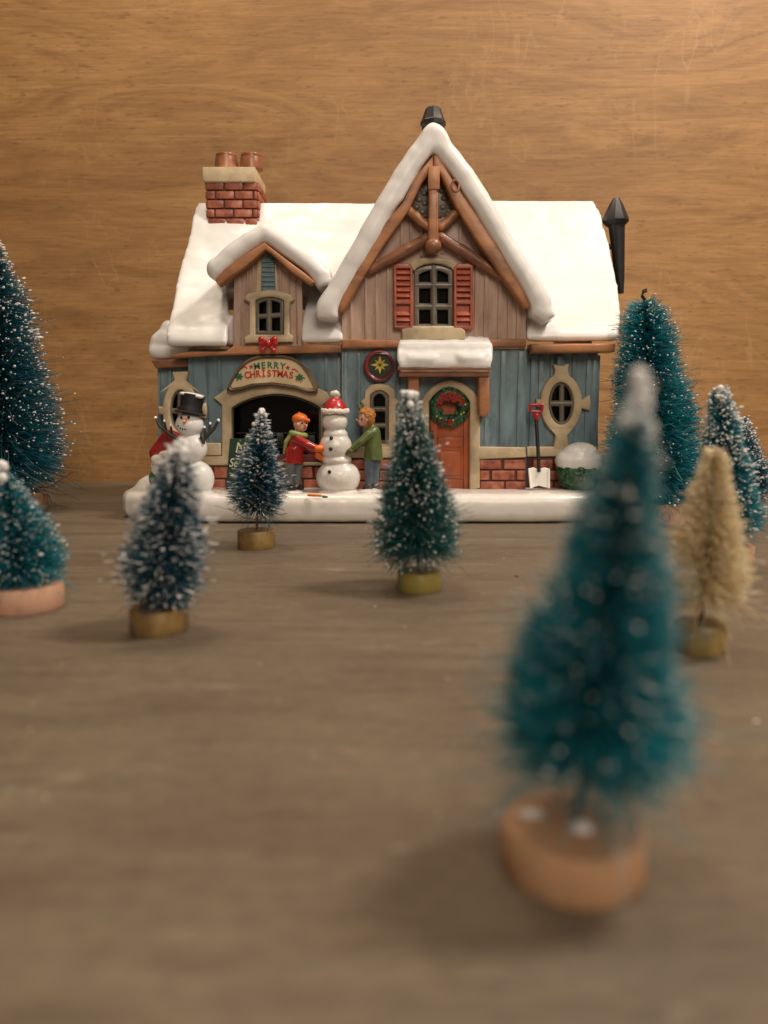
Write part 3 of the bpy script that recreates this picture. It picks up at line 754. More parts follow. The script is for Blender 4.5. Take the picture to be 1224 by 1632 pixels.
# wreath
wr = root('door_wreath', P3(715, 684, 37.4), 'round green wreath with dark red flowers hanging on the front door', 'wreath')
rw = random.Random(9); wl_, wf, wy = [], [], []
for i in range(46):
    a = 2*math.pi*i/46
    for k in range(2):
        r = rw.uniform(.42, .86)*1.0; c = P3(716, 649, 37.32); 
        wl_.append(ell((c.x+r*math.cos(a+rw.uniform(-.1, .1)), 37.32+rw.uniform(-.12, .05), c.z+r*math.sin(a)), (.13, .12, .13), 7, 5))
cw = P3(716, 649, 37.32)
wl_.append(tube([(cw.x+.66*math.cos(a), 37.36, cw.z+.66*math.sin(a)) for a in [2*math.pi*i/28 for i in range(28)]], .24, 10, True))
mk('foliage', wl_, M['wreath'], wr, ang=60)
for a, r, s in [(80, .55, .22), (120, .58, .2), (45, .6, .2), (150, .52, .18), (20, .62, .17), (-85, .68, .17), (-110, .70, .12), (100, .42, .18), (60, .4, .17), (180, .55, .12)]:
    c = Vector((cw.x+r*math.cos(R(a)), 37.16, cw.z+r*math.sin(R(a)))); wf = []
    for k in range(5):
        b_ = 2*math.pi*k/5; wf.append(ell(c+Vector((s*.5*math.cos(b_), 0, s*.5*math.sin(b_))), (s*.5, .1, s*.5), 8, 6))
    mk('flower', wf, M['rust'], wr)
for a, r in [(-20, .7), (-30, .62), (-130, .66), (-145, .72), (-75, .62), (10, .74)]:
    mk('berry', [ell((cw.x+r*math.cos(R(a)), 37.12, cw.z+r*math.sin(R(a))), (.05, .05, .05), 7, 5)], M['yellow'], wr)


# ------------------------------------------------------------------ things standing on the snow base
def on_base(px, y): return Vector((P(px, 780, y)[0], y, TOPZ))

# chalk board
yb = 36.9
cbd = root('chalkboard', on_base(392, yb), 'dark green chalkboard reading No School, leaning below the display window', 'sign')
bd = mk('board', [plate([[(366, 699), (428, 699), (432, 788), (359, 788)]], yb, .2, .05)], M['board'], cbd)
mk('lettering', [text('No', 388, 714, yb-.01, 17, .02, .005, 0, .9, .25), text('School', 385, 738, yb-.01, 14, .02, .006, 0, .78, .3)], M['chalk'], cbd, False)

# shovel
sv = root('snow_shovel', on_base(858, 37.0), 'toy snow shovel with red D handle and white blade leaning on the brick wall', 'shovel')
mk('blade', [plate([[(842, 747), (850, 745), (859, 748), (868, 745), (875, 747), (876, 778), (866, 776), (859, 774), (852, 776), (845, 779)]], 36.75, .1, .03),
             tube([P3(843, 747, 36.73), P3(846, 778, 36.7)], .045), tube([P3(875, 747, 36.73), P3(875, 778, 36.7)], .045)], M['steel'], sv)
mk('shaft', [tube([P3(854, 662, 37.0), P3(857, 706, 36.9), P3(859, 752, 36.72)], .085, 10)], M['black'], sv)
mk('handle', [plate([[(843, 643), (868, 643), (866, 656), (860, 662), (852, 662), (844, 656)], rect(848, 648, 862, 654)[::-1]], 36.9, .2, .06), cap(P3(855, 662, 37.0), P3(855, 667, 37.0), .13, .11)], M['bow'], sv)

# bushes
def bush(px, y, r, lab, seed, capw=1.12, cz=1.0, dx=0):
    o = on_base(px, y); b0 = root('bush', o+Vector((0, 0, -.1)), lab, 'bush', 'glazed bushes at the house corners')
    rn = random.Random(seed); parts = [ell(o+Vector((0, 0, r*.82)), (r, r*.85, r*.9))]
    body = mk('foliage', blob(parts+[ell(o+Vector((r*.97*math.cos(a)*math.cos(t), r*.83*math.sin(a)*math.cos(t), r*.82+r*.87*math.sin(t))), (.12, .12, .12), 7, 5) for a, t in [(rn.uniform(0, 6.28), rn.uniform(-.9, .7)) for _ in range(230)]], .05, 1), M['bush'], b0, ang=180)
    c = o+Vector((dx, 0, r*1.42))
    mk('snow_cap', blob([ell(c, (r*capw, r*.95, r*.66)), ell(c+Vector((0, -.1, .22)), (r*.9, r*.8, r*.66)), ell(c+Vector((r*.5, -.1, -.12)), (r*.6, r*.7, r*.42))], .07, 5, .05, .5), M['snow'], b0, ang=180)
bush(922, 37.2, .98, 'round green bush with a thick white snow cap beside the shovel', 11, 1.18)
bush(262, 37.6, .62, 'small green bush with snow cap mostly hidden behind the top-hatted snowman', 12, .95, 1, 0)
ck = root('cloth', P3(262, 738, 37.2), 'folded red cloth with white edge behind the top-hatted snowman, above the left bush', 'cloth')
mk('fold', blob([cap(P3(268, 694, 37.1), P3(252, 722, 37.1), .3, .42), cap(P3(276, 700, 37.2), P3(268, 726, 37.2), .4, .42)], .06, 4), M['jred'], ck, ang=180)
mk('trim', blob([cap(P3(255, 722, 36.9), P3(270, 722, 36.9), .16, .16), ell(P3(250, 732, 36.85), (.27, .25, .26))], .05, 3), M['fur'], ck, ang=180)

# snowman with top hat
s1 = root('snowman', on_base(315, 35.9), 'glazed snowman with black top hat and twig arms at the left end of the base', 'snowman')
y1 = 36.0
def sp(px, py, y, rpx, rz=None, ry=.9):
    r = rpx/cmpx(y); return ell(P3(px, py, y), (r, r*ry, (rz or rpx)/cmpx(y)), 28, 18)
mk('body', blob([sp(314, 763, y1, 28, 29, .85), sp(306, 714, y1, 24.5, 24), sp(302, 677, y1, 22.5, 19.5), ell(P3(316, 787, y1), (.85, .7, .16))], .055, 3), M['snow'], s1, ang=180)
c = P3(303, 658, y1)
Mh = Matrix.Translation(c) @ Matrix.Rotation(R(9), 4, 'Y') @ Matrix.Rotation(R(-5), 4, 'X') @ Matrix.Diagonal((1, 1, .82, 1))
hat = mk('top_hat', [xf(lathe((0, 0, 0), [(0, -.06), (.66, -.06), (.72, 0), (.66, .05), (.54, .07), (.51, .18), (.50, .5), (.55, .92), (.55, 1.0), (0, 1.0)], 28), Mh),
                     xf(lathe((0, 0, 0), [(.53, .06), (.56, .08), (.555, .22), (.52, .24)], 28), Mh)], M['black'], s1, ang=60)
mk('snow', blob([xf(ell((0, 0, 1.0), (.56, .56, .1)), Mh), xf(ell((-.3, -.25, .95), (.24, .25, .12)), Mh), xf(ell((.3, -.28, .93), (.26, .24, .13)), Mh)], .045, 3), M['snow'], hat, ang=180)
def dot(px, py, y, r, nm, mat, par, ry=1): return mk(nm, [ell(P3(px, py, y), (r, r*ry, r), 12, 8)], M[mat], par)
dot(289, 665.5, y1-.50, .06, 'eye', 'black', s1); dot(300.5, 665, y1-.56, .06, 'eye', 'black', s1)
mk('nose', [cap(P3(295.5, 670, y1-.5), P3(292.5, 672, y1-.78), .10, .045)], M['carrot'], s1)
mk('mouth', [ell(P3(a, b_, y1-.56+.012*abs(a-294)), (.038, .04, .038), 8, 6) for a, b_ in [(284, 679), (287.5, 682.5), (291, 684), (295, 684), (299, 682.8), (302.5, 680.5)]], M['black'], s1)
def twig(pts, fingers, par):
    L = [tube([P3(*p, y1) for p in pts], [.11, .10, .085, .06][:len(pts)], 7)]
    tips = []
    for a, b_ in fingers: L.append(tube([P3(*a, y1), P3(*b_, y1-.05)], [.07, .045], 6)); tips.append(ell(P3(*b_, y1-.05), (.055, .055, .07), 8, 6))
    tips.append(ell(P3(*pts[-1], y1), (.07, .07, .08), 8, 6))
    a_ = mk('arm', L, M['twig'], par); mk('snow', tips, M['snow'], a_)
twig([(288, 702), (270, 692), (255, 679), (248, 666)], [((265, 688), (262, 671)), ((274, 694), (272, 678))], s1)
twig([(322, 702), (330, 694), (341, 683), (348, 670)], [((334, 690), (335, 675)), ((327, 698), (326, 681))], s1)
mk('vest_patch', blob([cap(P3(322, 697, y1-.3), P3(325, 706, y1-.35), .12, .07)], .04, 1), M['twig'], s1)

# big snowman being built
s2 = root('snowman', on_base(538, 36.05), 'large plain snowman with red and white bobble hat between the two children', 'snowman')
y2 = 36.15
mk('body', blob([sp(539.5, 761, y2, 36, 29, .82), ell(P3(539, 784, y2), (.95, .72, .2)), sp(535, 711, y2, 26, 24, .9), sp(533.5, 673, y2, 20.5, 17.5, .95), sp(534.5, 692, y2, 20, 11), sp(537, 733, y2, 24, 10)], .05, 2, .03, .25), M['snow_base'], s2, ang=180)
for a, b_, yy in [(528, 698, y2-.60), (527, 715.5, y2-.66), (525, 752, y2-.80)]: dot(a, b_, yy, .085, 'button', 'black', s2, .8)
c = P3(534, 650, y2)
ht = mk('bobble_hat', [lathe(c, [(0, -.15), (.54, -.15), (.55, .0), (.46, .15), (.34, .32), (.24, .42), (0, .45)], 24)], M['bow'], s2, ang=70)
rf = random.Random(5)
mk('fur_brim', blob([tube([(c.x+.54*math.cos(a), c.y+.52*math.sin(a), c.z-.16+.02*math.sin(3*a)) for a in [2*math.pi*i/24 for i in range(24)]], .12, 8, True)] +
                    [ell((c.x+.55*math.cos(a)+rf.uniform(-.06, .06), c.y+.53*math.sin(a), c.z-.16+rf.uniform(-.1, .1)), (.07, .07, .07), 6, 5) for a in [2*math.pi*i/70 for i in range(70)]], .04, 1), M['fur'], ht, ang=180)
mk('pompom', blob([ell((c.x+rf.uniform(-.12, .12), c.y+rf.uniform(-.12, .12), c.z+.56+rf.uniform(-.1, .12)), (.13, .13, .13), 8, 6) for _ in range(14)], .04, 1), M['fur'], ht, ang=180)

# --- the two children (small painted figures)
def person(px, y, lab): return root('person', on_base(px, y), lab, 'person', None)
# boy in red, turned to the right
yk = 36.2
k1 = person(467, yk, 'child in red jacket, orange cap and light green scarf patting the plain snowman')
hd = P3(479, 675, yk-.05)
mitt1, mitt2 = P3(509, 715, yk-.45), P3(509, 727, yk-.05)
body1 = [ell(hd, (.33, .33, .38)), ell(hd+Vector((.05, -.05, -.14)), (.25, .27, .24)), cap(P3(474, 690, yk), hd+Vector((0, 0, -.2)), .20, .17),
         cap(P3(473, 703, yk), P3(469, 728, yk), .22, .28), cap(P3(478, 700, yk-.3), mitt1, .14, .10), cap(P3(478, 703, yk+.25), mitt2, .14, .10),
         cap(P3(464, 738, yk-.12), P3(462, 775, yk-.1), .22, .15), cap(P3(474, 738, yk+.12), P3(473, 775, yk+.1), .22, .15),
         cap(hd+Vector((.22, -.25, -.03)), hd+Vector((.29, -.33, -.07)), .045, .05), ell(hd+Vector((-.10, -.33, -.04)), (.05, .04, .08), 8, 6)]
b1 = mk('body', blob(body1, .035, 2), M['skin'], k1, ang=180)
fx = Vector((.62, -.78, 0)).normalized(); sx_ = Vector((.78, .62, 0))
for s_ in (-1, 1):
    mk('eye', [ell(hd+fx*.325+sx_*s_*.12+Vector((0, 0, .03)), (.04, .03, .045), 8, 6)], M['black'], k1)
    mk('eyebrow', [cap(hd+fx*.33+sx_*(s_*.12-.05)+Vector((0, 0, .105)), hd+fx*.33+sx_*(s_*.12+.05)+Vector((0, 0, .11)), .015, .015, 6)], M['woodd'], k1)
mk('mouth', [cap(hd+fx*.335+sx_*-.07+Vector((0, 0, -.19)), hd+fx*.335+sx_*.07+Vector((0, 0, -.19)), .022, .022, 6)], M['jred'], k1)
mk('cap', blob([ell(hd+Vector((-.03, .02, .20)), (.37, .38, .27)), cap(hd+Vector((.1, -.1, .17)), hd+Vector((.38, -.30, .14)), .14, .09), ell(hd+Vector((-.05, 0, .46)), (.07, .07, .06))], .035, 2), M['orange'], k1, ang=180)
mk('scarf', blob([tube([(hd.x-.1+.33*math.cos(a), hd.y+.0+.33*math.sin(a), hd.z-.47-.07*math.cos(a)) for a in [2*math.pi*i/16 for i in range(16)]], .12, 8, True),
                  cap(hd+Vector((-.38, -.05, -.45)), P3(456, 704, yk-.15), .12, .11), cap(P3(456, 704, yk-.15), P3(453, 722, yk-.1), .10, .07)], .04, 2), M['scarf'], k1, ang=180)
mk('jacket', blob([cap(P3(474, 699, yk), P3(469, 727, yk), .36, .42), ell(P3(474, 700, yk), (.34, .47, .26)), lathe(P3(468.5, 738, yk), [(0, 0), (.46, 0), (.45, .1), (.42, .7), (0, .8)], 18),
                   cap(P3(475, 700, yk-.36), P3(489, 708, yk-.5), .21, .18), cap(P3(489, 708, yk-.5), P3(503, 714, yk-.46), .18, .15),
                   cap(P3(477, 705, yk+.3), P3(492, 716, yk+.2), .2, .17), cap(P3(492, 716, yk+.2), P3(504, 724, yk), .17, .14)], .04, 3), M['jred'], k1, ang=180)
def mitten(p, d, up, r, mat, par):
    d = Vector(d).normalized()
    mk('mitten', blob([cap(p-d*.1, p+d*.12, r, r*.95), cap(p+d*.1, p+d*.22+Vector((0, 0, -.03)), r*.9, r*.65), cap(p-d*.03, p+d*.1+Vector(up)*r*1.5, r*.5, r*.38)], .03, 2), M[mat], par, ang=180)
mitten(P3(509, 715, yk-.47), (1, .35, -.02), (0, 0, 1), .165, 'orange', k1)
mitten(P3(509, 728, yk-.1), (.8, .2, -.5), (0, 0, 1), .14, 'orange', k1)
mk('trousers', blob([cap(P3(463, 737, yk-.12), P3(461, 768, yk-.12), .27, .2), cap(P3(474, 737, yk+.12), P3(473, 768, yk+.1), .27, .2)], .04, 2), M['trous'], k1, ang=180)
for a, dy in ((462, -.14), (474, .12)):
    mk('shoe', blob([cap(P3(a-2, 775.5, yk+dy), P3(a+6, 777, yk+dy-.1), .14, .12), box(P3(a+2, 779, yk+dy-.05), (.5, .26, .08))], .035, 2), M['black'], k1, ang=180)
mk('snow_pad', blob([ell(P3(468, 785, yk-.05)+Vector((0, 0, -.02)), (.52, .45, .16))], .05, 3), M['snow_base'], k1, ang=180)

# child in green, facing left
k2 = person(594, yk, 'child with ginger hair in green jacket and blue trousers patting the plain snowman')
h2 = P3(583, 667, yk)
body2 = [ell(h2, (.33, .32, .38)), ell(h2+Vector((-.12, -.02, -.16)), (.24, .24, .20)), cap(h2+Vector((-.3, -.03, -.02)), h2+Vector((-.40, -.05, -.05)), .05, .055), cap(P3(590, 682, yk), h2, .17, .15),
         cap(P3(592, 694, yk), P3(593, 726, yk), .22, .28), cap(P3(588, 692, yk-.3), P3(556, 720, yk-.35), .14, .1), cap(P3(590, 694, yk+.3), P3(562, 716, yk+.2), .14, .1),
         cap(P3(588, 738, yk-.12), P3(588, 772, yk-.12), .2, .15), cap(P3(598, 738, yk+.12), P3(598, 772, yk+.12), .2, .15), ell(h2+Vector((.04, -.31, -.04)), (.05, .04, .08), 8, 6)]
mk('body', blob(body2, .035, 2), M['skin'], k2, ang=180)
f2 = Vector((-.80, -.60, 0)).normalized(); g2 = Vector((-.6, .8, 0))
for s_ in (-1, 1):
    mk('eye', [ell(h2+f2*.315+g2*s_*.13+Vector((0, 0, -.02)), (.04, .035, .05), 8, 6)], M['black'], k2)
mk('mouth', [cap(h2+Vector((-.34, -.10, -.2)), h2+Vector((-.30, -.18, -.18)), .025, .02, 6)], M['jred'], k2)
mk('hair', blob([ell(h2+Vector((.09, .03, .12)), (.33, .36, .36)), ell(h2+Vector((.16, .0, -.10)), (.25, .33, .3)), cap(h2+Vector((-.18, -.15, .30)), h2+Vector((-.05, .1, .38)), .12, .14)] +
                [ell(h2+Vector((.1+.32*math.cos(a)*math.cos(t), .03+.35*math.sin(a)*math.cos(t), .12+.35*math.sin(t))), (.05, .05, .05), 6, 5) for a, t in [(rf.uniform(-1.9, 1.9), rf.uniform(-.5, 1.5)) for _ in range(80)]], .03, 1), M['hair'], k2, ang=180)
mk('hair_tuft', [tube([h2+Vector((-.22, 0, .34)), h2+Vector((-.30, 0, .52)), h2+Vector((-.36, 0, .70))], [.08, .07, .03], 7), tube([h2+Vector((-.2, 0, .40)), h2+Vector((-.2, 0, .58)), h2+Vector((-.18, 0, .66))], [.06, .05, .02], 7)], M['olive'], k2)
mk('jacket', blob([cap(P3(594, 690, yk), P3(596, 720, yk), .36, .42), ell(P3(592, 690, yk), (.30, .44, .26)), lathe(P3(595, 733, yk), [(0, 0), (.46, 0), (.44, .15), (.38, .7), (0, .8)], 18),
                   cap(P3(588, 692, yk-.36), P3(575, 704, yk-.46), .2, .17), cap(P3(575, 704, yk-.46), P3(562, 715, yk-.4), .17, .14), cap(P3(591, 680, yk), P3(590, 686, yk), .2, .24),
                   cap(P3(590, 694, yk+.3), P3(568, 712, yk+.25), .18, .14)], .04, 3), M['jgreen'], k2, ang=180)
mitten(P3(556, 720, yk-.4), (-1, .3, -.3), (0, 0, 1), .14, 'olive', k2)
mitten(P3(562, 717, yk+.2), (-1, 0, -.3), (0, 0, 1), .13, 'olive', k2)
mk('trousers', blob([cap(P3(589, 735, yk-.12), P3(588, 768, yk-.12), .24, .19), cap(P3(599, 735, yk+.12), P3(597, 768, yk+.12), .24, .19)], .04, 2), M['trousb'], k2, ang=180)
for a, dy in ((588, -.14), (598, .12)):
    mk('shoe', blob([cap(P3(a+2, 775, yk+dy), P3(a-6, 776.5, yk+dy-.08), .13, .12), box(P3(a-2, 778.5, yk+dy-.05), (.48, .26, .08))], .035, 2), M['black'], k2, ang=180)
mk('snow_pad', blob([ell(P3(589, 784, yk-.1), (.58, .5, .18))], .05, 3), M['snow_base'], k2, ang=180)
# painted scrap on the snow at the big snowman's feet
fl_ = root('fallen_mitten', G(512, 791, TOPZ), 'small orange and green painted scrap lying on the snow before the plain snowman', 'scrap')
mk('scrap', blob([cap(G(492, 789, TOPZ+.02), G(512, 790, TOPZ+.02), .07, .06)], .03, 2), M['carrot'], fl_, ang=180)
mk('leaf', blob([cap(G(515, 791.5, TOPZ+.03), G(521, 792, TOPZ+.02), .06, .05)], .03, 2), M['green'], fl_, ang=180)

# ------------------------------------------------------------------ bottle-brush trees
def needle_mat(name, c1, c2, pale, rough=.35):
    m, nt, b = newmat(name); g = N(nt, 'ShaderNodeNewGeometry')
    colr = ramp(nt, g.outputs['Random Per Island'], [(0, c1), (.5, c2), (.84, tuple(min(1, x*1.35) for x in c2)), (.90, pale)])
    nt.links.new(colr, b.inputs['Base Color']); b.inputs['Roughness'].default_value = rough
    b.inputs['Specular IOR Level'].default_value = .6
    tr = N(nt, 'ShaderNodeBsdfTranslucent'); nt.links.new(colr, tr.inputs['Color'])
    mx = N(nt, 'ShaderNodeMixShader'); mx.inputs[0].default_value = .3
    out = [n for n in nt.nodes if n.type == 'OUTPUT_MATERIAL'][0]
    nt.links.new(b.outputs[0], mx.inputs[1]); nt.links.new(tr.outputs[0], mx.inputs[2]); nt.links.new(mx.outputs[0], out.inputs[0])
    return m
M['teal'] = needle_mat('teal_bristle', (.010, .13, .17), (.018, .34, .42), (.18, .46, .52))
M['navy'] = needle_mat('dark_blue_bristle', (.010, .06, .10), (.022, .15, .225), (.40, .47, .53))
M['deep'] = needle_mat('deep_teal_bristle', (.008, .075, .115), (.016, .19, .27), (.32, .43, .48))
M['sea'] = needle_mat('sea_green_bristle', (.016, .09, .09), (.03, .20, .205), (.26, .38, .34))
M['creamb'] = needle_mat('cream_bristle', (.92, .74, .44), (.96, .83, .56), (.96, .90, .74), .5)
M['creamt'] = needle_mat('cream_bristle_tip', (.94, .82, .58), (.96, .88, .68), (.96, .92, .78), .5)
m, nt, b = newmat('flock_snow'); b.inputs['Base Color'].default_value = (.80, .80, .80, 1); b.inputs['Roughness'].default_value = .7; M['flock'] = m
M['wire'] = paint('twisted_wire', (.06, .045, .03), .35, .4, 300)
M['gold'] = paint('gold_disc_paint', (.20, .14, .045), .42, .4, 120, light=(.36, .25, .09), bmp=.5, coat=.1)
M['gold2'] = paint('olive_gold_disc_paint', (.23, .185, .045), .42, .2, 90, bmp=.4)
M['gold3'] = paint('brown_gold_disc_paint', (.17, .10, .033), .42, .45, 100, light=(.27, .18, .06), bmp=.5)
M['peach'] = paint('peach_wood', (.58, .34, .225), .6, .10, 200, streak=(1, 1, .2), bmp=.3, edge=0.0)
M['peach2'] = paint('orange_wood', (.50, .285, .155), .6, .14, 150, streak=(1, 1, .15), bmp=.3, edge=0.0)
M['darkdisc'] = paint('brown_disc_paint', (.15, .08, .04), .5, .3, 150)

def brush(axis, prof, n, seed, thick, droop, mod=.12, turns=9, elev=0.12, curve=.12, stray=.0, spiral=.5, seg=3):
    """axis(t)->point, prof(t)->length. returns verts, faces, tips, directions"""
    rs = np.random.RandomState(seed)
    # density grows with circumference
    T = np.linspace(0, 1, 400); L = np.array([prof(t) for t in T])
    w = (L+.15*L.max()); cw_ = np.cumsum(w); cw_ /= cw_[-1]
    t = np.interp(rs.rand(n), cw_, T)
    A0 = np.array([axis(x) for x in (0, 1)]); base = A0[0]+(A0[1]-A0[0])*t[:, None]
    wd = (A0[1]-A0[0]); wd /= np.linalg.norm(wd)
    u = np.cross(wd, [0, 1, 0]); u /= np.linalg.norm(u); v = np.cross(wd, u)
    az = rs.rand(n)*2*np.pi
    sp_ = rs.rand(n) < spiral
    az = np.where(sp_, 2*np.pi*turns*t + np.pi*rs.randint(0, 2, n) + rs.normal(0, .38, n), az)
    ln = np.interp(t, T, L)
    # tufts: length follows a lumpy function of height and azimuth
    lump = 1 + mod*(np.sin(3*az+t*23+seed) * np.sin(t*41+az*2+seed*2) + .6*np.sin(az*7+t*60))
    ln = ln*lump*(1-np.abs(rs.normal(0, .13, n)))*(1+rs.normal(0, .035, n))
    st_ = rs.rand(n) < stray
    ln = np.where(st_, ln*(1.12+rs.rand(n)*.3), ln)
    el = elev + rs.normal(0, .16, n) - droop*np.clip((.22-t)/.22, 0, 1)*(1+rs.normal(0, .3, n))
    rad = np.cos(az)[:, None]*u + np.sin(az)[:, None]*v
    d = rad*np.cos(el)[:, None] + wd*np.sin(el)[:, None]
    side = np.cross(d, wd); side /= np.linalg.norm(side, axis=1)[:, None]+1e-9
    nn = np.cross(side, d)
    cv = rs.normal(0, curve, n); cs = rs.normal(0, curve, n)
    V = []; fr_ = [0.0, .5, 1.0] if seg == 2 else [0., .34, .68, 1.]
    for f in fr_:
        c = base + d*(ln*f)[:, None] + nn*(ln*cv*f*f)[:, None] + side*(ln*cs*f*f)[:, None]
        th = thick*(1-.35*f)
        for k in range(3):
            a = 2*np.pi*k/3; V.append(c + side*(th*math.cos(a)) + nn*(th*math.sin(a)))
    m_ = len(fr_)*3; V = np.stack(V, 1).reshape(-1, 3)
    F = []
    b0 = np.arange(n)*m_
    for s in range(len(fr_)-1):
        for k in range(3):
            F.append(np.stack([b0+s*3+k, b0+s*3+(k+1) % 3, b0+s*3+3+(k+1) % 3, b0+s*3+3+k], 1))
    F = np.concatenate(F)
    tips = base + d*(ln)[:, None] + nn*(ln*cv)[:, None] + side*(ln*cs)[:, None]
    return V, F, tips, d, t, az
def flecks(pts, dirs, size, elong, seed):
    rs = np.random.RandomState(seed); n = len(pts)
    s = size*(rs.lognormal(0, .35, n))[:, None]
    u = np.cross(dirs, [.3, .2, 1]); u /= np.linalg.norm(u, axis=1)[:, None]; v = np.cross(dirs, u)
    el_ = elong*(.6+rs.rand(n, 1)*.9)
    ring = []
    V = [pts-dirs*s*el_]
    for f, r in ((-.45, .85), (.4, .9)):
        for k in range(5):
            a = 2*np.pi*k/5+f; V.append(pts+dirs*s*el_*f+(u*math.cos(a)+v*math.sin(a))*s*r*(.8+.4*rs.rand(n, 1)))
    V.append(pts+dirs*s*el_)
    V = np.stack(V, 1).reshape(-1, 3); b0 = np.arange(n)*12; F = []
    for k in range(5):
        k2 = (k+1) % 5
        F += [np.stack([b0, b0+1+k2, b0+1+k], 1), np.stack([b0+11, b0+6+k, b0+6+k2], 1), np.stack([b0+1+k, b0+1+k2, b0+6+k2], 1), np.stack([b0+1+k, b0+6+k2, b0+6+k], 1)]
    return V, np.concatenate(F)
def tree(name, disc_px, disc_bot, disc_w, disc_hpx, dm, top, crown_bot, widths, nb, mat, seed, label, thick=.013, snow=.3, fleck=.03, droop=.5, ybase=None,
         tip_lumps=14, jit=.02, elong=2.0, stray=.03, mod=.12, hook=False, snow_mat='flock', lean_y=0.0, strays=(), curve=.12, spiral=.5, core=None, turns=9, lump_r=.07, glue=False, snow_top=None, loose=45):
    """disc_px/disc_bot: centre x and lowest y of the disc; top: crown apex px; widths: (py, half width px) list"""
    g = G(disc_px, disc_bot)
    r = disc_w/2/cmpx(max(g.y, 1))
    c = Vector((g.x, g.y+r, 0)); r = disc_w/2/cmpx(c.y)*1.0; c.x = G(disc_px, disc_bot).x*c.y/g.y
    h = disc_hpx/cmpx(c.y-r)
    rt = root(name, c, label, 'toy tree', 'bottle brush trees around the cottage')
    prof_d = [(0, 0), (r*.97, 0), (r, r*.05), (r, h-r*.05), (r*.96, h), (0, h)]
    mk('base_disc', [lathe(c, prof_d, 40, jit, seed)], M[dm], rt, ang=50)
    yt = c.y+lean_y
    Tp = P3(top[0], top[1], yt); Bt = Vector((c.x, c.y, h))
    cbz = P(disc_px, crown_bot, c.y)[1]
    full = Tp-Bt; f0 = (cbz-h)/full.z
    A = Bt+full*f0
    # wire: two strands
    st = []
    for k in range(2):
        pts = []
        for i in range(61):
            q = Bt-Vector((0, 0, h*.5))+(Tp-Bt+Vector((0, 0, h*.5)))*(i/60); a = i*.9+k*math.pi
            pts.append(q+Vector((math.cos(a), math.sin(a), 0))*.028)
        st.append(tube(pts, .028, 5))
    mk('wire_stem', st, M['wire'], rt)
    def hw(t):
        q = A+(Tp-A)*t
        py = crown_bot+(top[1]-crown_bot)*t
        w_ = 1.1*interp(sorted(widths), py)/cmpx(yt*.5+c.y*.5)
        return max(w_, .05)
    V, F, tips, d, t, az = brush(lambda t: tuple(A+(Tp-A)*t), hw, nb, seed, thick, droop, stray=stray, mod=mod, curve=curve, spiral=spiral, turns=turns)
    crown = mk('bristles', (V, F), M[mat], rt, smooth=False)
    for sp_ in strays:
        pass
    Bx = A+(Tp-A)*.16
    mw = max(w for _, w in widths)/cmpx(c.y)
    V3, F3, *_ = brush(lambda t: tuple(A+(Bx-A)*t), lambda t: mw*1.15, loose, seed+7, thick*1.1, 0, elev=-.62, curve=.35, stray=.3, spiral=0)
    V3[:, 2] = np.maximum(V3[:, 2], .02)
    mk('loose_bristles', (V3, F3), M[mat], rt, smooth=False)
    rs = np.random.RandomState(seed+50)
    if snow > 0:
        pr = snow*(.45+.9*(t**1.5 if snow_top is None else (t**snow_top)*1.6)) * (0.5+1.0*(np.sin(az*2+t*17+seed) > -.2))
        sel = rs.rand(len(t)) < pr
        pts = tips[sel]; dd = d[sel]
        pts = pts-dd*(rs.rand(len(pts), 1)*.08)
        V2, F2 = flecks(pts, dd, fleck, elong, seed+1)
        mk('snow', (V2, F2), M[snow_mat], rt, smooth=False)
    if tip_lumps:
        L = []; rr = random.Random(seed)
        for i in range(tip_lumps):
            f = rr.random()**1.6*.16; q = Tp-(Tp-A)*f; a = rr.uniform(0, 6.28); w_ = hw(1-f)*rr.uniform(.2, 1)
            s = lump_r*rr.uniform(.7, 1.35)
            L.append(ell((q.x+w_*math.cos(a), q.y+w_*math.sin(a), q.z+rr.uniform(-.02, .05)), (s*1.1, s, s*rr.uniform(.8, 1.3)), 8, 6))
        for i in range(int(tip_lumps*.5)):
            j = rs.randint(0, len(t)); q = tips[j]; s = lump_r*rr.uniform(.35, .7)
            L.append(ell(tuple(q), (s, s, s*.8), 7, 5))
        mk('snow_clumps', L, M[snow_mat], rt, ang=180)
    if strays:
        mk('loose_bristles', [tube([P3(*p, c.y+dy) for p in pp_], [thick*1.6]*(len(pp_)-1)+[thick], 5) for pp_, dy in strays], M['creamb'] if mat == 'creamb' else M['wire'], rt)
    if hook:
        pts = [Tp+Vector((.0, 0, -.3)), Tp+Vector((-.05, 0, .0)), Tp+Vector((.06, 0, .15)), Tp+Vector((-.08, 0, .30)), Tp+Vector((-.06, 0, .5)), Tp+Vector((.07, 0, .58)), Tp+Vector((.08, 0, .42))]
        mk('wire_hook', [tube(pts, .05, 6), tube([p_+Vector((.1*math.sin(i*2.), .05, -.02)) for i, p_ in enumerate(pts[:5])], .035, 6)], M['black'], rt)
    if glue:
        mk('glue_snow', blob([ell(c+Vector((.06, -r*.15, h+.02)), (r*.2, r*.17, .04)), ell(c+Vector((-r*.55, r*.25, h+.01)), (r*.2, r*.14, .03)), ell(c+Vector((.05, -r*.2, h+.08)), (.065, .065, .06))], .03, 2), M[snow_mat], rt, ang=180)
    return rt

# the big blurred one in front
tree('brush_tree', 909, 1448, 243, 92, 'peach2', (1022, 598), 1208, [(598, 5), (640, 19), (700, 34), (800, 62), (900, 86), (1000, 112), (1080, 136), (1140, 156), (1175, 150), (1200, 108), (1215, 60)],
     8500, 'teal', 1, 'largest teal tree, blurred in the foreground, on a thick orange wood disc', thick=.0085, snow=.14, fleck=.0115, droop=.25, tip_lumps=44, mod=.17, elong=4, loose=160, lump_r=.058, glue=True, spiral=.35, lean_y=.1, stray=.05)
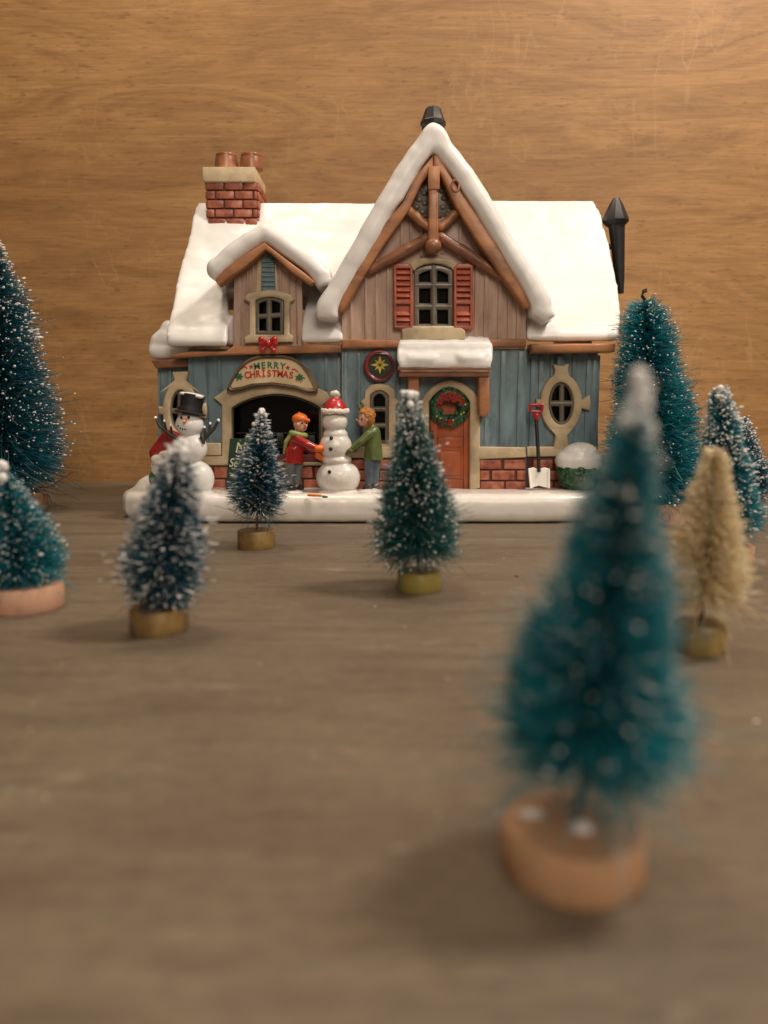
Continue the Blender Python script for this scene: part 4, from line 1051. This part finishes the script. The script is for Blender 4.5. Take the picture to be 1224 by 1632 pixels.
# left edge, peach disc
tree('brush_tree', 40, 982, 126, 41, 'peach', (2, 738), 918, [(738, 2), (760, 13), (800, 34), (850, 54), (890, 70), (910, 62), (925, 25)],
     6500, 'teal', 2, 'teal tree on a wide peach disc at the left edge, before the tall tree', thick=.010, snow=.26, fleck=.014, elong=3, droop=.4, tip_lumps=20, lump_r=.085, mod=.1)
tree('brush_tree', 255, 1017, 95, 41, 'gold3', (287, 705), 955, [(700, 4), (720, 13), (740, 24), (780, 38), (850, 54), (900, 61), (930, 58), (950, 40), (965, 16)],
     6500, 'navy', 3, 'frosted blue green tree leaning right before the top-hatted snowman, on brown gold disc', thick=.0095, snow=.36, fleck=.0135, droop=.35, tip_lumps=20, lump_r=.085, elong=5, mod=.16, stray=.06)
tree('brush_tree', 409, 878, 61, 30, 'gold3', (417, 655), 812, [(650, 2), (670, 9), (700, 19), (740, 31), (775, 43), (795, 42), (808, 32), (820, 14)],
     4600, 'navy', 4, 'small frosted dark blue tree on brown gold disc, covering the chalkboard', thick=.0115, snow=.32, fleck=.014, droop=.25, tip_lumps=14, lump_r=.07, elong=5.5, mod=.14, stray=.05,
     strays=[([(412, 828), (390, 826), (362, 809)], -.5), ([(412, 830), (428, 818), (450, 820), (458, 818)], -.4), ([(420, 806), (430, 824), (426, 848)], -.5), ([(404, 772), (424, 785), (432, 806)], -1.0), ([(383, 790), (400, 800), (414, 812)], -1.1)])
tree('brush_tree', 668, 947, 72, 32, 'gold2', (653, 628), 872, [(620, 9), (645, 14), (680, 24), (720, 35), (760, 46), (800, 56), (835, 66), (860, 68), (875, 50), (893, 24), (905, 10)],
     7500, 'sea', 5, 'green teal tree with white specks on olive gold disc, before the door', thick=.0095, snow=.26, fleck=.020, droop=.45, tip_lumps=16, lump_r=.075, elong=1.5, mod=.09, stray=.05, curve=.16)
tree('brush_tree', 1114, 1048, 84, 50, 'gold', (1140, 718), 948, [(712, 14), (735, 21), (780, 32), (830, 44), (880, 56), (920, 64), (940, 60), (952, 42), (962, 16)],
     4600, 'creamb', 6, 'cream coloured tree on a gold disc at the right, behind the big foreground tree', thick=.012, snow=.45, fleck=.012, droop=.3, tip_lumps=0, elong=2.2, mod=.10, snow_mat='creamt', stray=.04,
     strays=[([(1118, 945), (1142, 975), (1160, 1000)], -.4), ([(1120, 940), (1150, 962), (1168, 960), (1182, 958)], -.3), ([(1112, 930), (1090, 925), (1072, 922)], -.3)])
tree('brush_tree', 1048, 838, 120, 34, 'peach', (1026, 482), 805, [(476, 10), (490, 26), (520, 40), (570, 47), (620, 56), (680, 66), (740, 72), (780, 74), (800, 66), (810, 40)],
     9500, 'teal', 7, 'tall teal tree with bent wire hook on top, behind the right end of the cottage', thick=.016, snow=.12, fleck=.026, droop=.4, tip_lumps=4, hook=True, mod=.12, elong=1.6, lump_r=.06, stray=.04, curve=.16)
tree('brush_tree', 1160, 908, 76, 36, 'peach', (1148, 620), 838, [(610, 10), (640, 18), (680, 26), (720, 34), (770, 42), (810, 50), (828, 54), (838, 46), (846, 20)],
     6500, 'teal', 8, 'teal tree with snowy tip on a peach disc, partly hidden behind the cream tree', thick=.012, snow=.26, fleck=.026, droop=.15, tip_lumps=16, lump_r=.08, mod=.08, snow_top=1.2)
tree('brush_tree', 1190, 830, 50, 26, 'peach', (1182, 668), 790, [(660, 9), (690, 16), (720, 24), (750, 33), (770, 38), (785, 34), (795, 12)],
     4500, 'navy', 9, 'smaller dark teal tree at the right edge, tucked behind the snowy tipped tree', thick=.014, snow=.30, fleck=.026, droop=.2, tip_lumps=14, lump_r=.09, mod=.08)
tree('brush_tree', 12, 824, 126, 34, 'darkdisc', (-8, 385), 764, [(380, 5), (418, 20), (471, 44), (524, 53), (593, 68), (646, 77), (684, 89), (715, 97), (738, 82), (756, 52), (770, 20)],
     9000, 'deep', 10, 'tall snow dusted teal tree on dark brown disc, cut by the left edge', thick=.016, snow=.30, fleck=.032, droop=.4, tip_lumps=6, mod=.13, elong=1.8, stray=.04, lump_r=.07,
     strays=[([(60, 775), (90, 780), (128, 797)], -.3), ([(55, 778), (80, 776), (116, 752)], -.2), ([(40, 780), (78, 790), (84, 806)], -.2)])

# ------------------------------------------------------------------ crumbs of flock on the board
rs = np.random.RandomState(77)
def crumbs(n, seed, size):
    rs = np.random.RandomState(seed); pts = []
    for i in range(n):
        px, py = rs.uniform(0, 1224), 790+520*rs.rand()**2.2
        g = G(px, py); pts.append((g.x, g.y, size*.35))
    d = rs.normal(0, 1, (n, 3)); d[:, 2] *= .15; d /= np.linalg.norm(d, axis=1)[:, None]
    return flecks(np.array(pts), d, size, 1.2, seed)
cr = mk('flock_crumbs', crumbs(200, 5, .010), M['chalk'], None, smooth=False); cr['kind'] = 'stuff'
cr2 = mk('dark_crumbs', crumbs(90, 9, .012), M['woodd'], None, smooth=False); cr2['kind'] = 'stuff'
for o, l in ((cr, 'tiny white snow flock crumbs scattered over the board'), (cr2, 'tiny brown crumbs scattered over the board')):
    o['label'] = l; o['category'] = 'crumbs'
for px, py, s, mt, nm, lab in [(824, 919, .05, 'maroon', 'crumb', 'single dark red crumb on the board right of the middle tree'), (1205, 1151, .035, 'flock', 'crumb', 'white crumb on the board at the right, below the cream tree')]:
    g = G(px, py); o = mk(nm, [ell((g.x, g.y, s*.5), (s*1.3, s, s*.6), 10, 7)], M[mt]); tag(o, lab, 'crumb')
